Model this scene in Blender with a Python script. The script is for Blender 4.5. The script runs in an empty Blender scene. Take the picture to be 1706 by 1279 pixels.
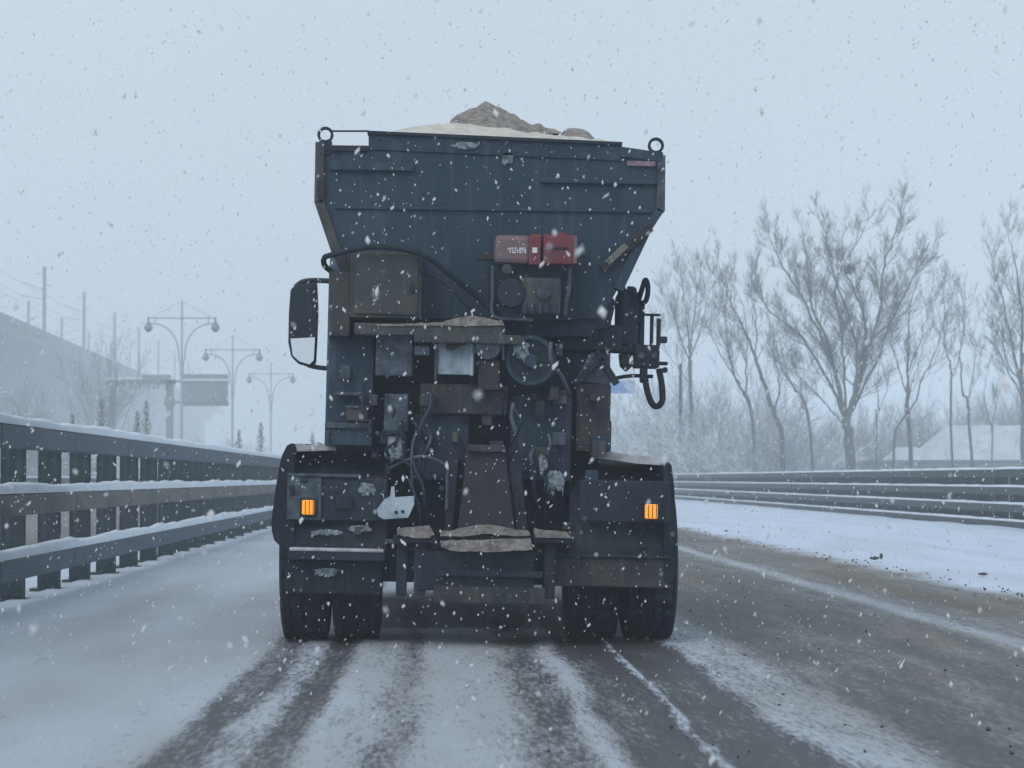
import bpy, math, random
import numpy as np
from mathutils import Vector, Matrix

# ------------------------------------------------------------------ camera
SC = bpy.context.scene
COL = SC.collection
F = 4235.0                      # focal length in photo pixels (1706 wide)
CAM = Vector((0.0, 0.0, 1.0))
VPX, VPY = 730.0, 797.0         # vanishing point of the road in the photo
YAW = math.atan((853.0 - VPX) / F)
PITCH = math.atan((VPY - 639.5) / F)
cam_d = bpy.data.cameras.new('camera'); cam = bpy.data.objects.new('camera', cam_d)
COL.objects.link(cam); SC.camera = cam
cam.location = CAM
cam.rotation_euler = (math.pi / 2 + PITCH, 0, -YAW)
cam_d.sensor_width = 36; cam_d.lens = F * 36 / 1706
cam_d.clip_start = 0.1; cam_d.clip_end = 6000
cam_d.dof.use_dof = True; cam_d.dof.focus_distance = 15.5; cam_d.dof.aperture_fstop = 7.5
CR = cam.rotation_euler.to_matrix()

# ------------------------------------------------------------------ world, sun, exposure
W = bpy.data.worlds.new('World'); SC.world = W; W.use_nodes = True
nt = W.node_tree; nt.nodes.clear()
wo = nt.nodes.new('ShaderNodeOutputWorld'); bg = nt.nodes.new('ShaderNodeBackground')
sky = nt.nodes.new('ShaderNodeTexSky'); sky.sky_type = 'NISHITA'; sky.sun_disc = False
SUN_EL, SUN_AZ = math.radians(42), math.radians(215)
sky.sun_elevation = SUN_EL; sky.sun_rotation = SUN_AZ; sky.dust_density = 4.0
sm = nt.nodes.new('ShaderNodeMix'); sm.data_type = 'RGBA'; sm.blend_type = 'MULTIPLY'
sm.inputs[0].default_value = 1.0; sm.inputs[7].default_value = (0.08, 0.08, 0.08, 1)
tc = nt.nodes.new('ShaderNodeTexCoord')
nz = nt.nodes.new('ShaderNodeTexNoise'); nz.inputs['Scale'].default_value = 2.2; nz.inputs['Detail'].default_value = 5
cr = nt.nodes.new('ShaderNodeValToRGB')
cr.color_ramp.elements[0].position = 0.3; cr.color_ramp.elements[0].color = (0.635, 0.725, 0.815, 1)
cr.color_ramp.elements[1].position = 0.7; cr.color_ramp.elements[1].color = (0.720, 0.800, 0.885, 1)
mx = nt.nodes.new('ShaderNodeMix'); mx.data_type = 'RGBA'; mx.inputs[0].default_value = 0.93
L = nt.links.new
L(tc.outputs['Generated'], nz.inputs['Vector']); L(nz.outputs['Fac'], cr.inputs['Fac'])
L(sky.outputs['Color'], sm.inputs[6]); L(sm.outputs[2], mx.inputs[6]); L(cr.outputs['Color'], mx.inputs[7])
L(mx.outputs[2], bg.inputs['Color']); bg.inputs['Strength'].default_value = 1.0
L(bg.outputs['Background'], wo.inputs['Surface'])

sl = bpy.data.lights.new('sun', 'SUN'); so = bpy.data.objects.new('sun', sl); COL.objects.link(so)
sl.energy = 1.3; sl.angle = math.radians(40); sl.color = (1.0, 0.98, 0.95)
sdir = Vector((math.sin(SUN_AZ) * math.cos(SUN_EL), math.cos(SUN_AZ) * math.cos(SUN_EL), math.sin(SUN_EL)))
so.rotation_euler = sdir.to_track_quat('Z', 'Y').to_euler()
SC.view_settings.view_transform = 'Standard'; SC.view_settings.look = 'None'
SC.view_settings.exposure = 0.0; SC.view_settings.gamma = 1.0
SC.cycles.use_denoising = True
SC.cycles.volume_bounces = 2; SC.cycles.max_bounces = 8
SC.cycles.caustics_reflective = False; SC.cycles.caustics_refractive = False
HAZE = 0.0030

rng = random.Random(7)
nrg = np.random.default_rng(11)

# ------------------------------------------------------------------ helpers
def P(px, py, Y):
    """photo pixel -> world point on the plane at distance Y along the road"""
    d = CR @ Vector(((px - 853.0) / F, -(py - 639.5) / F, -1.0))
    return CAM + d * (Y / d.y)

class MB:
    def __init__(s): s.v = []; s.f = []
    def add(s, vs, fs):
        o = len(s.v); s.v += [tuple(v) for v in vs]; s.f += [tuple(i + o for i in f) for f in fs]; return s
    def box(s, a, b):
        x0, x1 = sorted((a[0], b[0])); y0, y1 = sorted((a[1], b[1])); z0, z1 = sorted((a[2], b[2]))
        return s.add([(x0,y0,z0),(x1,y0,z0),(x1,y1,z0),(x0,y1,z0),(x0,y0,z1),(x1,y0,z1),(x1,y1,z1),(x0,y1,z1)],
                     [(0,3,2,1),(4,5,6,7),(0,1,5,4),(1,2,6,5),(2,3,7,6),(3,0,4,7)])
    def prism(s, poly, y0, y1):
        """polygon of (x,z) extruded along y; winding counter-clockwise seen from -y"""
        n = len(poly)
        ar = sum(poly[i][0]*poly[(i+1)%n][1]-poly[(i+1)%n][0]*poly[i][1] for i in range(n))
        if ar < 0: poly = poly[::-1]
        vs = [(x, y0, z) for x, z in poly] + [(x, y1, z) for x, z in poly]
        fs = [tuple(range(n)), tuple(range(2*n-1, n-1, -1))]
        for i in range(n):
            j = (i+1) % n; fs.append((j, i, i+n, j+n))
        return s.add(vs, fs)
    def prism_x(s, poly, x0, x1):
        """polygon of (y,z) extruded along x"""
        n = len(poly)
        ar = sum(poly[i][0]*poly[(i+1)%n][1]-poly[(i+1)%n][0]*poly[i][1] for i in range(n))
        if ar < 0: poly = poly[::-1]
        if x0 > x1: x0, x1 = x1, x0
        vs = [(x1, y, z) for y, z in poly] + [(x0, y, z) for y, z in poly]
        fs = [tuple(range(n)), tuple(range(2*n-1, n-1, -1))]
        for i in range(n):
            j = (i+1) % n; fs.append((j, i, i+n, j+n))
        return s.add(vs, fs)
    def tube(s, pts, rad, k=8, caps=True):
        pts = [Vector(p) for p in pts]; n = len(pts)
        if not hasattr(rad, '__len__'): rad = [rad]*n
        vs, fs = [], []
        t = (pts[1]-pts[0]).normalized()
        u = t.orthogonal().normalized()
        for i, p in enumerate(pts):
            t = (pts[min(i+1,n-1)]-pts[max(i-1,0)])
            t = t.normalized() if t.length > 1e-9 else Vector((0,0,1))
            u = (u - t*u.dot(t)); u = u.normalized() if u.length > 1e-6 else t.orthogonal().normalized()
            w = t.cross(u)
            for j in range(k):
                a = 2*math.pi*j/k
                vs.append(p + (u*math.cos(a)+w*math.sin(a))*rad[i])
        for i in range(n-1):
            for j in range(k):
                q = (j+1) % k
                fs.append((i*k+j, i*k+q, (i+1)*k+q, (i+1)*k+j))
        if caps:
            fs.append(tuple(range(k-1, -1, -1))); fs.append(tuple(range((n-1)*k, n*k)))
        return s.add(vs, fs)
    def lathe_x(s, prof, cx, cy, cz, k=48, wob=None):
        """profile of (x,r) turned about the x axis"""
        n = len(prof); vs = []; fs = []
        for i, (x, r) in enumerate(prof):
            for j in range(k):
                a = 2*math.pi*j/k; rr = r + (wob(i, j) if wob else 0)
                vs.append((cx+x, cy+rr*math.cos(a), cz+rr*math.sin(a)))
        for i in range(n-1):
            for j in range(k):
                q = (j+1) % k; fs.append((i*k+j, (i+1)*k+j, (i+1)*k+q, i*k+q))
        return s.add(vs, fs)
    def lathe_z(s, prof, cx, cy, cz, k=16):
        n = len(prof); vs = []; fs = []
        for r, z in prof:
            for j in range(k):
                a = 2*math.pi*j/k; vs.append((cx+r*math.cos(a), cy+r*math.sin(a), cz+z))
        for i in range(n-1):
            for j in range(k):
                q = (j+1) % k; fs.append((i*k+j, i*k+q, (i+1)*k+q, (i+1)*k+j))
        return s.add(vs, fs)
    def grid(s, xs, ys, zf):
        nx, ny = len(xs), len(ys); o = len(s.v)
        s.v += [(x, y, zf(x, y)) for y in ys for x in xs]
        s.f += [(o+j*nx+i, o+j*nx+i+1, o+(j+1)*nx+i+1, o+(j+1)*nx+i) for j in range(ny-1) for i in range(nx-1)]
        return s
    def build(s, name, mat, parent=None, smooth=False, M=None, bevel=0.0):
        me = bpy.data.meshes.new(name)
        vs = s.v if M is None else [tuple(M @ Vector(v)) for v in s.v]
        me.from_pydata(vs, [], s.f); me.update()
        me.materials.append(mat)
        if smooth: me.polygons.foreach_set('use_smooth', [True]*len(me.polygons))
        o = bpy.data.objects.new(name, me); COL.objects.link(o)
        if parent is not None: o.parent = parent
        if bevel:
            b = o.modifiers.new('bevel', 'BEVEL'); b.width = bevel; b.segments = 2; b.limit_method = 'ANGLE'
        return o

def tag(o, label=None, cat=None, group=None, kind=None):
    if label: o['label'] = label
    if cat: o['category'] = cat
    if group: o['group'] = group
    if kind: o['kind'] = kind
    return o
def empty(name, loc=(0,0,0), label=None, cat=None, group=None):
    o = bpy.data.objects.new(name, None); COL.objects.link(o); o.location = loc
    o.empty_display_size = 0.2
    return tag(o, label, cat, group)
def copy_tree(o, parent=None):
    c = o.copy(); COL.objects.link(c); c.parent = parent
    for ch in list(o.children): copy_tree(ch, c)
    return c

def vnoise(x, y, seed=0):
    """smooth value noise for numpy arrays"""
    xi = np.floor(x).astype(np.int64); yi = np.floor(y).astype(np.int64)
    fx = x-xi; fy = y-yi; fx = fx*fx*(3-2*fx); fy = fy*fy*(3-2*fy)
    def h(a, b):
        n = (a*374761393 + b*668265263 + seed*974711) & 0x7fffffff
        n = ((n ^ (n >> 13))*1274126177) & 0x7fffffff
        return ((n ^ (n >> 16)) & 0xffff)/65535.0
    return (h(xi,yi)*(1-fx)+h(xi+1,yi)*fx)*(1-fy)+(h(xi,yi+1)*(1-fx)+h(xi+1,yi+1)*fx)*fy
def fbm(x, y, seed=0, oct=4):
    t = 0; a = 0.5
    for k in range(oct):
        t = t + a*vnoise(x*2**k, y*2**k, seed+k*17); a *= 0.5
    return t/(1-0.5**oct)
def fb1(x, y, seed=0, oct=4): return float(fbm(np.array([x], float), np.array([y], float), seed, oct)[0])

# ------------------------------------------------------------------ materials
def material(name, col, rough=0.7, col2=None, scale=6.0, lo=0.4, hi=0.65, metal=0.0, bump=0.0, bscale=40.0, snow=0.0, detail=6, spec=0.3, stretch=(1,1,1), grime=None):
    m = bpy.data.materials.new(name); m.use_nodes = True
    t = m.node_tree; b = t.nodes['Principled BSDF']
    b.inputs['Roughness'].default_value = rough; b.inputs['Metallic'].default_value = metal
    b.inputs['Specular IOR Level'].default_value = spec
    b.inputs['Base Color'].default_value = (*col, 1)
    tc = t.nodes.new('ShaderNodeTexCoord')
    out = None
    if col2:
        mp = t.nodes.new('ShaderNodeMapping'); mp.inputs['Scale'].default_value = stretch
        t.links.new(tc.outputs['Object'], mp.inputs['Vector'])
        n = t.nodes.new('ShaderNodeTexNoise'); n.inputs['Scale'].default_value = scale; n.inputs['Detail'].default_value = detail
        n.inputs['Roughness'].default_value = 0.65
        t.links.new(mp.outputs['Vector'], n.inputs['Vector'])
        r = t.nodes.new('ShaderNodeMapRange'); r.inputs[1].default_value = lo; r.inputs[2].default_value = hi
        t.links.new(n.outputs['Fac'], r.inputs[0])
        mi = t.nodes.new('ShaderNodeMix'); mi.data_type = 'RGBA'
        mi.inputs[6].default_value = (*col, 1); mi.inputs[7].default_value = (*col2, 1)
        t.links.new(r.outputs[0], mi.inputs[0]); out = mi.outputs[2]
    if grime:   # dried salt streaks running down and fine spray specks
        gc, gs = grime
        for sc_v, st, l_, h_, f_ in ((22.0, (1, 1, .10), .52, .78, gs), (70.0, (1, 1, 1), .60, .72, gs*.8), (2.2, (1, 1, .7), .50, .80, gs*.6)):
            mp = t.nodes.new('ShaderNodeMapping'); mp.inputs['Scale'].default_value = st; t.links.new(tc.outputs['Object'], mp.inputs['Vector'])
            n = t.nodes.new('ShaderNodeTexNoise'); n.inputs['Scale'].default_value = sc_v; n.inputs['Detail'].default_value = 4; t.links.new(mp.outputs['Vector'], n.inputs['Vector'])
            r = t.nodes.new('ShaderNodeMapRange'); r.inputs[1].default_value = l_; r.inputs[2].default_value = h_; r.inputs[4].default_value = f_; t.links.new(n.outputs['Fac'], r.inputs[0])
            mi = t.nodes.new('ShaderNodeMix'); mi.data_type = 'RGBA'; mi.inputs[6].default_value = (*col, 1); mi.inputs[7].default_value = (*gc, 1)
            if out: t.links.new(out, mi.inputs[6])
            t.links.new(r.outputs[0], mi.inputs[0]); out = mi.outputs[2]
    if snow:
        g = t.nodes.new('ShaderNodeNewGeometry'); sx = t.nodes.new('ShaderNodeSeparateXYZ')
        t.links.new(g.outputs['Normal'], sx.inputs[0])
        n2 = t.nodes.new('ShaderNodeTexNoise'); n2.inputs['Scale'].default_value = 14.0
        t.links.new(tc.outputs['Object'], n2.inputs['Vector'])
        ad = t.nodes.new('ShaderNodeMath'); ad.operation = 'ADD'
        t.links.new(sx.outputs['Z'], ad.inputs[0]); t.links.new(n2.outputs['Fac'], ad.inputs[1])
        r = t.nodes.new('ShaderNodeMapRange'); r.inputs[1].default_value = 1.55-snow; r.inputs[2].default_value = 1.75-snow
        t.links.new(ad.outputs[0], r.inputs[0])
        mi = t.nodes.new('ShaderNodeMix'); mi.data_type = 'RGBA'
        mi.inputs[6].default_value = (*col, 1); mi.inputs[7].default_value = (0.78, 0.82, 0.86, 1)
        if out: t.links.new(out, mi.inputs[6])
        t.links.new(r.outputs[0], mi.inputs[0]); out = mi.outputs[2]
    if out: t.links.new(out, b.inputs['Base Color'])
    if bump:
        n = t.nodes.new('ShaderNodeTexNoise'); n.inputs['Scale'].default_value = bscale; n.inputs['Detail'].default_value = 5
        t.links.new(tc.outputs['Object'], n.inputs['Vector'])
        bp = t.nodes.new('ShaderNodeBump'); bp.inputs['Strength'].default_value = bump; bp.inputs['Distance'].default_value = 0.02
        t.links.new(n.outputs['Fac'], bp.inputs['Height']); t.links.new(bp.outputs[0], b.inputs['Normal'])
    return m

M_SNOW = material('snow', (0.70, 0.77, 0.85), 0.85, (0.62, 0.69, 0.77), 1.2, bump=0.25, bscale=18)
M_ROOFSNOW = material('old_roof_snow', (0.50, 0.55, 0.62), 0.9, (0.38, 0.42, 0.48), 1.0, bump=0.3)
M_SNOWDIRT = material('grimy_snow', (0.55, 0.58, 0.62), 0.9, (0.30, 0.30, 0.30), 9, bump=0.3)
M_DARK = material('grimy_dark_paint', (0.014, 0.034, 0.064), 0.62, (0.028, 0.048, 0.074), 3.5, 0.42, 0.72, bump=0.2, bscale=14, stretch=(1, 1, .35), grime=((0.09, 0.12, 0.155), .42))
M_SPLAT = material('frozen_road_spray', (0.24, 0.29, 0.34), 0.9, (0.06, 0.075, 0.09), 30, 0.42, 0.62, bump=0.4)
M_DARKSNOW = material('grimy_dark_plastic', (0.007, 0.016, 0.028), 0.65, (0.020, 0.032, 0.046), 5, 0.42, 0.72, bump=0.25, bscale=20, grime=((0.07, 0.085, 0.10), .38))
M_BLACK = material('black_steel', (0.005, 0.013, 0.026), 0.6, (0.016, 0.028, 0.044), 6, 0.42, 0.72, bump=0.2, bscale=25, grime=((0.06, 0.072, 0.085), .38))
M_RUBBER = material('rubber', (0.004, 0.010, 0.019), 0.8, (0.013, 0.022, 0.034), 9, 0.48, 0.75, bump=0.2, grime=((0.07, 0.08, 0.09), .4))
M_GREEN = material('muddy_olive_paint', (0.032, 0.044, 0.047), 0.6, (0.054, 0.053, 0.049), 4, bump=0.2, bscale=18, grime=((0.15, 0.155, 0.15), .5))
M_STEEL = material('grimy_galvanised_steel', (0.085, 0.115, 0.15), 0.6, (0.024, 0.034, 0.045), 11, 0.40, 0.64, bump=0.25, bscale=25, grime=((0.02, 0.026, 0.033), .6))
M_PALE = material('pale_grimy_plate', (0.46, 0.55, 0.63), 0.6, (0.17, 0.21, 0.25), 9, 0.48, 0.76, grime=((0.06, 0.07, 0.08), .5))
M_RED = material('faded_red_paint', (0.22, 0.030, 0.045), 0.5, (0.12, 0.035, 0.045), 5, grime=((0.14, 0.12, 0.13), .6))
M_REDGREY = material('faded_red_grey_cover', (0.19, 0.105, 0.115), 0.6, (0.13, 0.12, 0.13), 8)
M_RUST = material('rusty_steel', (0.040, 0.034, 0.040), 0.8, (0.022, 0.026, 0.035), 12, bump=0.3)
M_MUDPANEL = material('mud_coated_panel', (0.046, 0.049, 0.049), 0.8, (0.015, 0.022, 0.030), 3, bump=0.25, grime=((0.13, 0.13, 0.125), .5))
M_SAND = material('damp_sand', (0.31, 0.285, 0.26), 0.95, (0.13, 0.12, 0.112), 16, 0.36, 0.66, bump=1.0, bscale=30)
M_SALT = material('pale_salt', (0.56, 0.54, 0.49), 0.9, (0.44, 0.42, 0.38), 10, bump=0.4)
M_RAIL = material('blue_grey_rail_paint', (0.011, 0.036, 0.076), 0.5, (0.032, 0.064, 0.102), 3, stretch=(1, .25, 1), bump=0.1, grime=((0.15, 0.16, 0.165), .3))
M_RAILMUD = material('mud_splashed_rail', (0.19, 0.18, 0.155), 0.75, (0.095, 0.112, 0.125), 3, stretch=(1, .25, 1), bump=0.15, grime=((0.06, 0.062, 0.062), .5))
M_POST = material('dark_teal_post_paint', (0.011, 0.027, 0.041), 0.55, (0.034, 0.048, 0.058), 7, grime=((0.12, 0.13, 0.135), .4))
M_RAILGREEN = material('dull_green_rail_paint', (0.030, 0.043, 0.050), 0.6, (0.060, 0.070, 0.075), 4, stretch=(1, .25, 1), grime=((0.15, 0.15, 0.15), .4))
M_BARK = material('bark', (0.095, 0.10, 0.105), 0.9, (0.15, 0.15, 0.15), 8)
M_TWIG = material('twig', (0.105, 0.108, 0.112), 0.9)
M_FROST = material('snowy_twig', (0.30, 0.33, 0.37), 0.9, snow=0.9)
M_CONIFER = material('conifer_needles', (0.028, 0.045, 0.04), 0.9, (0.05, 0.065, 0.06), 6, snow=0.30)
M_CONC = material('damp_concrete', (0.075, 0.085, 0.098), 0.85, (0.05, 0.058, 0.068), 0.4)
M_CATPOLE = material('dark_weathered_steel', (0.03, 0.036, 0.043), 0.6)
M_POLE = material('galvanised_pole', (0.15, 0.17, 0.19), 0.5)
M_LAMP = material('pale_lamp_paint', (0.33, 0.36, 0.39), 0.5)
M_SIGNBACK = material('grey_sign_back', (0.20, 0.225, 0.25), 0.6, (0.15, 0.17, 0.19), 2)
M_BLUE = material('blue_sign', (0.03, 0.16, 0.50), 0.5)
M_WALL = material('rendered_wall', (0.34, 0.34, 0.35), 0.85, (0.26, 0.26, 0.27), 2)
M_WIN = material('dark_window', (0.03, 0.035, 0.045), 0.15, spec=0.5)
M_REDCLOTH = material('dull_red', (0.22, 0.07, 0.085), 0.8)
M_CLOD = material('dark_mud', (0.045, 0.045, 0.045), 0.95, (0.09, 0.09, 0.088), 20)
M_MIRROR = material('mirror_glass', (0.75, 0.78, 0.82), 0.04, metal=1.0)
M_MARK = material('white_marking', (0.62, 0.66, 0.68), 0.6)
M_FLAKE = bpy.data.materials.new('snowflake'); M_FLAKE.use_nodes = True
_t = M_FLAKE.node_tree; _t.nodes.clear()
_o = _t.nodes.new('ShaderNodeOutputMaterial'); _a = _t.nodes.new('ShaderNodeAddShader')
_d = _t.nodes.new('ShaderNodeBsdfDiffuse'); _r = _t.nodes.new('ShaderNodeBsdfTranslucent')
_d.inputs[0].default_value = (0.49, 0.495, 0.50, 1); _r.inputs[0].default_value = (0.48, 0.485, 0.49, 1)
_t.links.new(_d.outputs[0], _a.inputs[0]); _t.links.new(_r.outputs[0], _a.inputs[1]); _t.links.new(_a.outputs[0], _o.inputs[0])
M_AMBER = material('amber_lens', (0.85, 0.30, 0.02), 0.3)
_b = M_AMBER.node_tree.nodes['Principled BSDF']
_b.inputs['Emission Color'].default_value = (1.0, 0.34, 0.03, 1); _b.inputs['Emission Strength'].default_value = 0.75

def road_material():
    m = bpy.data.materials.new('slushy_road'); m.use_nodes = True
    t = m.node_tree; b = t.nodes['Principled BSDF']; N = t.nodes.new; K = t.links.new
    tc = N('ShaderNodeTexCoord')
    cov = N('ShaderNodeAttribute'); cov.attribute_name = 'cover'
    dirt = N('ShaderNodeAttribute'); dirt.attribute_name = 'dirt'
    mp = N('ShaderNodeMapping'); mp.inputs['Scale'].default_value = (1.0, 0.13, 1.0); K(tc.outputs['Object'], mp.inputs[0])
    n1 = N('ShaderNodeTexNoise'); n1.inputs['Scale'].default_value = 48; n1.inputs['Detail'].default_value = 7; n1.inputs['Roughness'].default_value = 0.75
    K(mp.outputs[0], n1.inputs['Vector'])
    n2 = N('ShaderNodeTexNoise'); n2.inputs['Scale'].default_value = 6; n2.inputs['Detail'].default_value = 4
    K(mp.outputs[0], n2.inputs['Vector'])
    # cover + noise -> how much of the asphalt is hidden
    s1 = N('ShaderNodeMath'); s1.operation = 'MULTIPLY_ADD'; s1.inputs[1].default_value = 2.1; s1.inputs[2].default_value = -1.05; K(n1.outputs['Fac'], s1.inputs[0])
    s2 = N('ShaderNodeMath'); s2.operation = 'MULTIPLY_ADD'; s2.inputs[1].default_value = 0.8; s2.inputs[2].default_value = -0.4; K(n2.outputs['Fac'], s2.inputs[0])
    a1 = N('ShaderNodeMath'); a1.operation = 'ADD'; K(s1.outputs[0], a1.inputs[0]); K(s2.outputs[0], a1.inputs[1])
    a2 = N('ShaderNodeMath'); a2.operation = 'ADD'; a2.use_clamp = True; K(a1.outputs[0], a2.inputs[0]); K(cov.outputs['Fac'], a2.inputs[1])
    ct = N('ShaderNodeMapRange'); ct.interpolation_type = 'SMOOTHSTEP'; ct.inputs[1].default_value = 0.12; ct.inputs[2].default_value = 0.88; K(a2.outputs[0], ct.inputs[0])
    # slush colour: clean snow to brown slush
    sc_ = N('ShaderNodeMix'); sc_.data_type = 'RGBA'; sc_.inputs[6].default_value = (0.54, 0.63, 0.76, 1); sc_.inputs[7].default_value = (0.180, 0.165, 0.132, 1)
    K(dirt.outputs['Fac'], sc_.inputs[0])
    as_ = N('ShaderNodeMix'); as_.data_type = 'RGBA'; as_.inputs[6].default_value = (0.036, 0.041, 0.046, 1); as_.inputs[7].default_value = (0.070, 0.071, 0.070, 1)
    K(n2.outputs['Fac'], as_.inputs[0])
    mi = N('ShaderNodeMix'); mi.data_type = 'RGBA'; K(ct.outputs[0], mi.inputs[0]); K(as_.outputs[2], mi.inputs[6]); K(sc_.outputs[2], mi.inputs[7])
    # dark grit specks
    v = N('ShaderNodeTexNoise'); v.inputs['Scale'].default_value = 42; v.inputs['Detail'].default_value = 2; K(mp.outputs[0], v.inputs['Vector'])
    vr = N('ShaderNodeMapRange'); vr.inputs[1].default_value = 0.62; vr.inputs[2].default_value = 0.70; vr.inputs[4].default_value = 0.8; K(v.outputs['Fac'], vr.inputs[0])
    gr = N('ShaderNodeAttribute'); gr.attribute_name = 'grit'
    vm = N('ShaderNodeMath'); vm.operation = 'MULTIPLY'; K(vr.outputs[0], vm.inputs[0]); K(gr.outputs['Fac'], vm.inputs[1])
    mg = N('ShaderNodeMix'); mg.data_type = 'RGBA'; mg.inputs[7].default_value = (0.05, 0.052, 0.055, 1)
    K(vm.outputs[0], mg.inputs[0]); K(mi.outputs[2], mg.inputs[6]); K(mg.outputs[2], b.inputs['Base Color'])
    rr = N('ShaderNodeMapRange'); rr.inputs[3].default_value = 0.55; rr.inputs[4].default_value = 0.9; K(ct.outputs[0], rr.inputs[0]); K(rr.outputs[0], b.inputs['Roughness'])
    b.inputs['Specular IOR Level'].default_value = 0.25
    bp = N('ShaderNodeBump'); bp.inputs['Strength'].default_value = 0.35; bp.inputs['Distance'].default_value = 0.012
    K(a1.outputs[0], bp.inputs['Height']); K(bp.outputs[0], b.inputs['Normal'])
    return m
M_ROAD = road_material()

# ------------------------------------------------------------------ the setting
RAIL_L, RAIL_R = -3.15, 10.95
def attr_sheet(name, X, Y, Z, cover, dirt, grit):
    ny, nx = X.shape
    co = np.stack([X, Y, Z], -1).reshape(-1, 3)
    idx = np.arange(ny*nx).reshape(ny, nx)
    q = np.stack([idx[:-1,:-1], idx[:-1,1:], idx[1:,1:], idx[1:,:-1]], -1).reshape(-1, 4)
    me = bpy.data.meshes.new(name)
    me.vertices.add(len(co)); me.vertices.foreach_set('co', co.ravel())
    me.loops.add(q.size); me.loops.foreach_set('vertex_index', q.ravel())
    me.polygons.add(len(q)); me.polygons.foreach_set('loop_start', np.arange(len(q))*4)
    me.polygons.foreach_set('use_smooth', np.ones(len(q), bool))
    me.update(calc_edges=True); me.validate()
    for nm, a in (('cover', cover), ('dirt', dirt), ('grit', grit)):
        at = me.attributes.new(nm, 'FLOAT', 'POINT'); at.data.foreach_set('value', a.astype(np.float32).ravel())
    me.materials.append(M_ROAD)
    o = bpy.data.objects.new(name, me); COL.objects.link(o); o['kind'] = 'structure'
    return o

xs = np.concatenate([np.arange(-3.35, -1.5, 0.08), np.arange(-1.5, 2.4, 0.03), np.arange(2.4, 6.0, 0.06), np.arange(6.0, 10.96, 0.12)])
ys = [-30.0, -15, -6, 0, 4, 7]
while ys[-1] < 62: ys.append(ys[-1]*1.0065)
while ys[-1] < 900: ys.append(ys[-1]*1.04)
X, Y = np.meshgrid(xs, np.array(ys))
# slush profile across the carriageway: wheel tracks, ridges, the lane line, the snowed-over shoulder
prof = [(-3.4,1.0),(-1.10,1.0),(-1.02,.90),(-.97,.34),(-.83,.28),(-.77,.66),(-.66,.64),(-.62,.24),(-.52,.28),(-.46,.86),(-.26,.80),(-.21,.56),(-.09,.56),(-.04,.92),(.30,.86),(.42,.42),(.55,.36),(.60,.74),(.66,.74),(.72,.30),(.82,.24),(.86,.05),(.985,.05),(1.0,.62),(1.025,.62),(1.04,.05),(1.33,.06),(1.40,.68),(1.70,.72),(1.86,.36),(2.16,.34),(2.5,.46),(2.8,.32),(3.05,.50),(3.28,.52),(3.38,.74),(3.55,.76),(3.66,.5),(3.9,.55),(4.6,.62),(4.78,.72),(4.95,1.0),(11,1.02)]
pd = [(-3.4,.22),(-2.2,.42),(-1.05,.46),(-.98,.6),(-.80,.5),(-.7,.45),(-.57,.75),(-.44,.50),(-.24,.54),(-.15,.64),(0,.50),(.3,.54),(.45,.75),(.58,.55),(.63,.42),(.74,.75),(1.0,.2),(1.3,.5),(1.45,.46),(1.68,.48),(1.9,.75),(2.5,.9),(3.3,.8),(3.45,.45),(3.6,.75),(4.0,.95),(4.65,.92),(4.85,.45),(5.0,.08),(11,.05)]
wx = (fbm(X*1.1, Y*0.12, 3)-0.5)*0.10 + (fbm(X*6, Y*0.9, 5)-0.5)*0.09
edge = np.clip((X-4.0)/1.0, 0, 1)
Xw = X + wx + edge*((fbm(X*2, Y*0.8, 9)-0.5)*0.5)
cover = np.interp(Xw, *zip(*prof)); dirt = np.interp(Xw, *zip(*pd))
cover = cover + (fbm(X*5, Y*0.55, 21)-0.5)*0.6*np.clip(1.15-cover, 0.1, 1)
dirt = np.clip(dirt + (fbm(X*2.2, Y*0.35, 31)-0.5)*0.45, 0, 1)
grit = np.clip(1.1-cover*0.75, 0.05, 1); grit[Xw > 5.2] = 0.03; grit[Xw < -1.25] = 0.04
Z = 0.018*np.clip(cover, 0, 1) + 0.012*(fbm(X*7, Y*7, 41)-0.5)*np.clip(cover, 0, 1)
sh = np.clip((X-4.9)/0.6, 0, 1); Z += sh*(0.02 + 0.05*fbm(X*0.9, Y*0.5, 51))
lf = np.clip((-1.2-X)/0.8, 0, 1); Z += lf*(0.015 + 0.03*fbm(X*1.2, Y*0.6, 61))
attr_sheet('road', X, Y, Z, cover, dirt, grit)

xs = np.arange(-12.3, -3.34, 0.14)
ys2 = [-30.0, 0, 10]
while ys2[-1] < 900: ys2.append(ys2[-1]*1.03)
X, Y = np.meshgrid(xs, np.array(ys2))
c2 = 0.62 + (fbm(X*1.6, Y*0.08, 71)-0.5)*0.9; c2[X < -11.2] = 1.0; c2[X > -4.1] = 1.0
d2 = np.full_like(c2, 0.9); d2[X < -11.2] = .1; d2[X > -4.1] = .1
attr_sheet('opposite_road', X, Y, 0.012*np.clip(c2, 0, 1), c2, d2, np.full_like(c2, .3))

def terr(x, y):
    d = max(0.0, x-12.2) if x > 0 else max(0.0, -13.6-x)
    if -13.6 <= x <= 12.2: return -0.55
    return max(-3.0, -0.10-0.42*d) + (0.5*(fb1(x*.11, y*.11, 81)-0.5) if d > 6 else 0.1*(fb1(x*.5, y*.5, 82)-.5))
tx = [-700,-400,-250,-160,-110,-80,-60,-45,-34,-27,-22,-19,-17,-15,-13.7,-13.6,12.2,12.3,13.5,15,17,19,22,25,29,34,40,48,60,80,110,160,250,400,700]
ty = [-90,-40,-10,10,25] + [35+7*i for i in range(30)] + [260,290,330,370,420,480,560,650,760,900,1050,1200]
g = MB().grid(tx, ty, terr).build('ground', M_SNOW, smooth=True); g['kind'] = 'structure'
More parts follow.
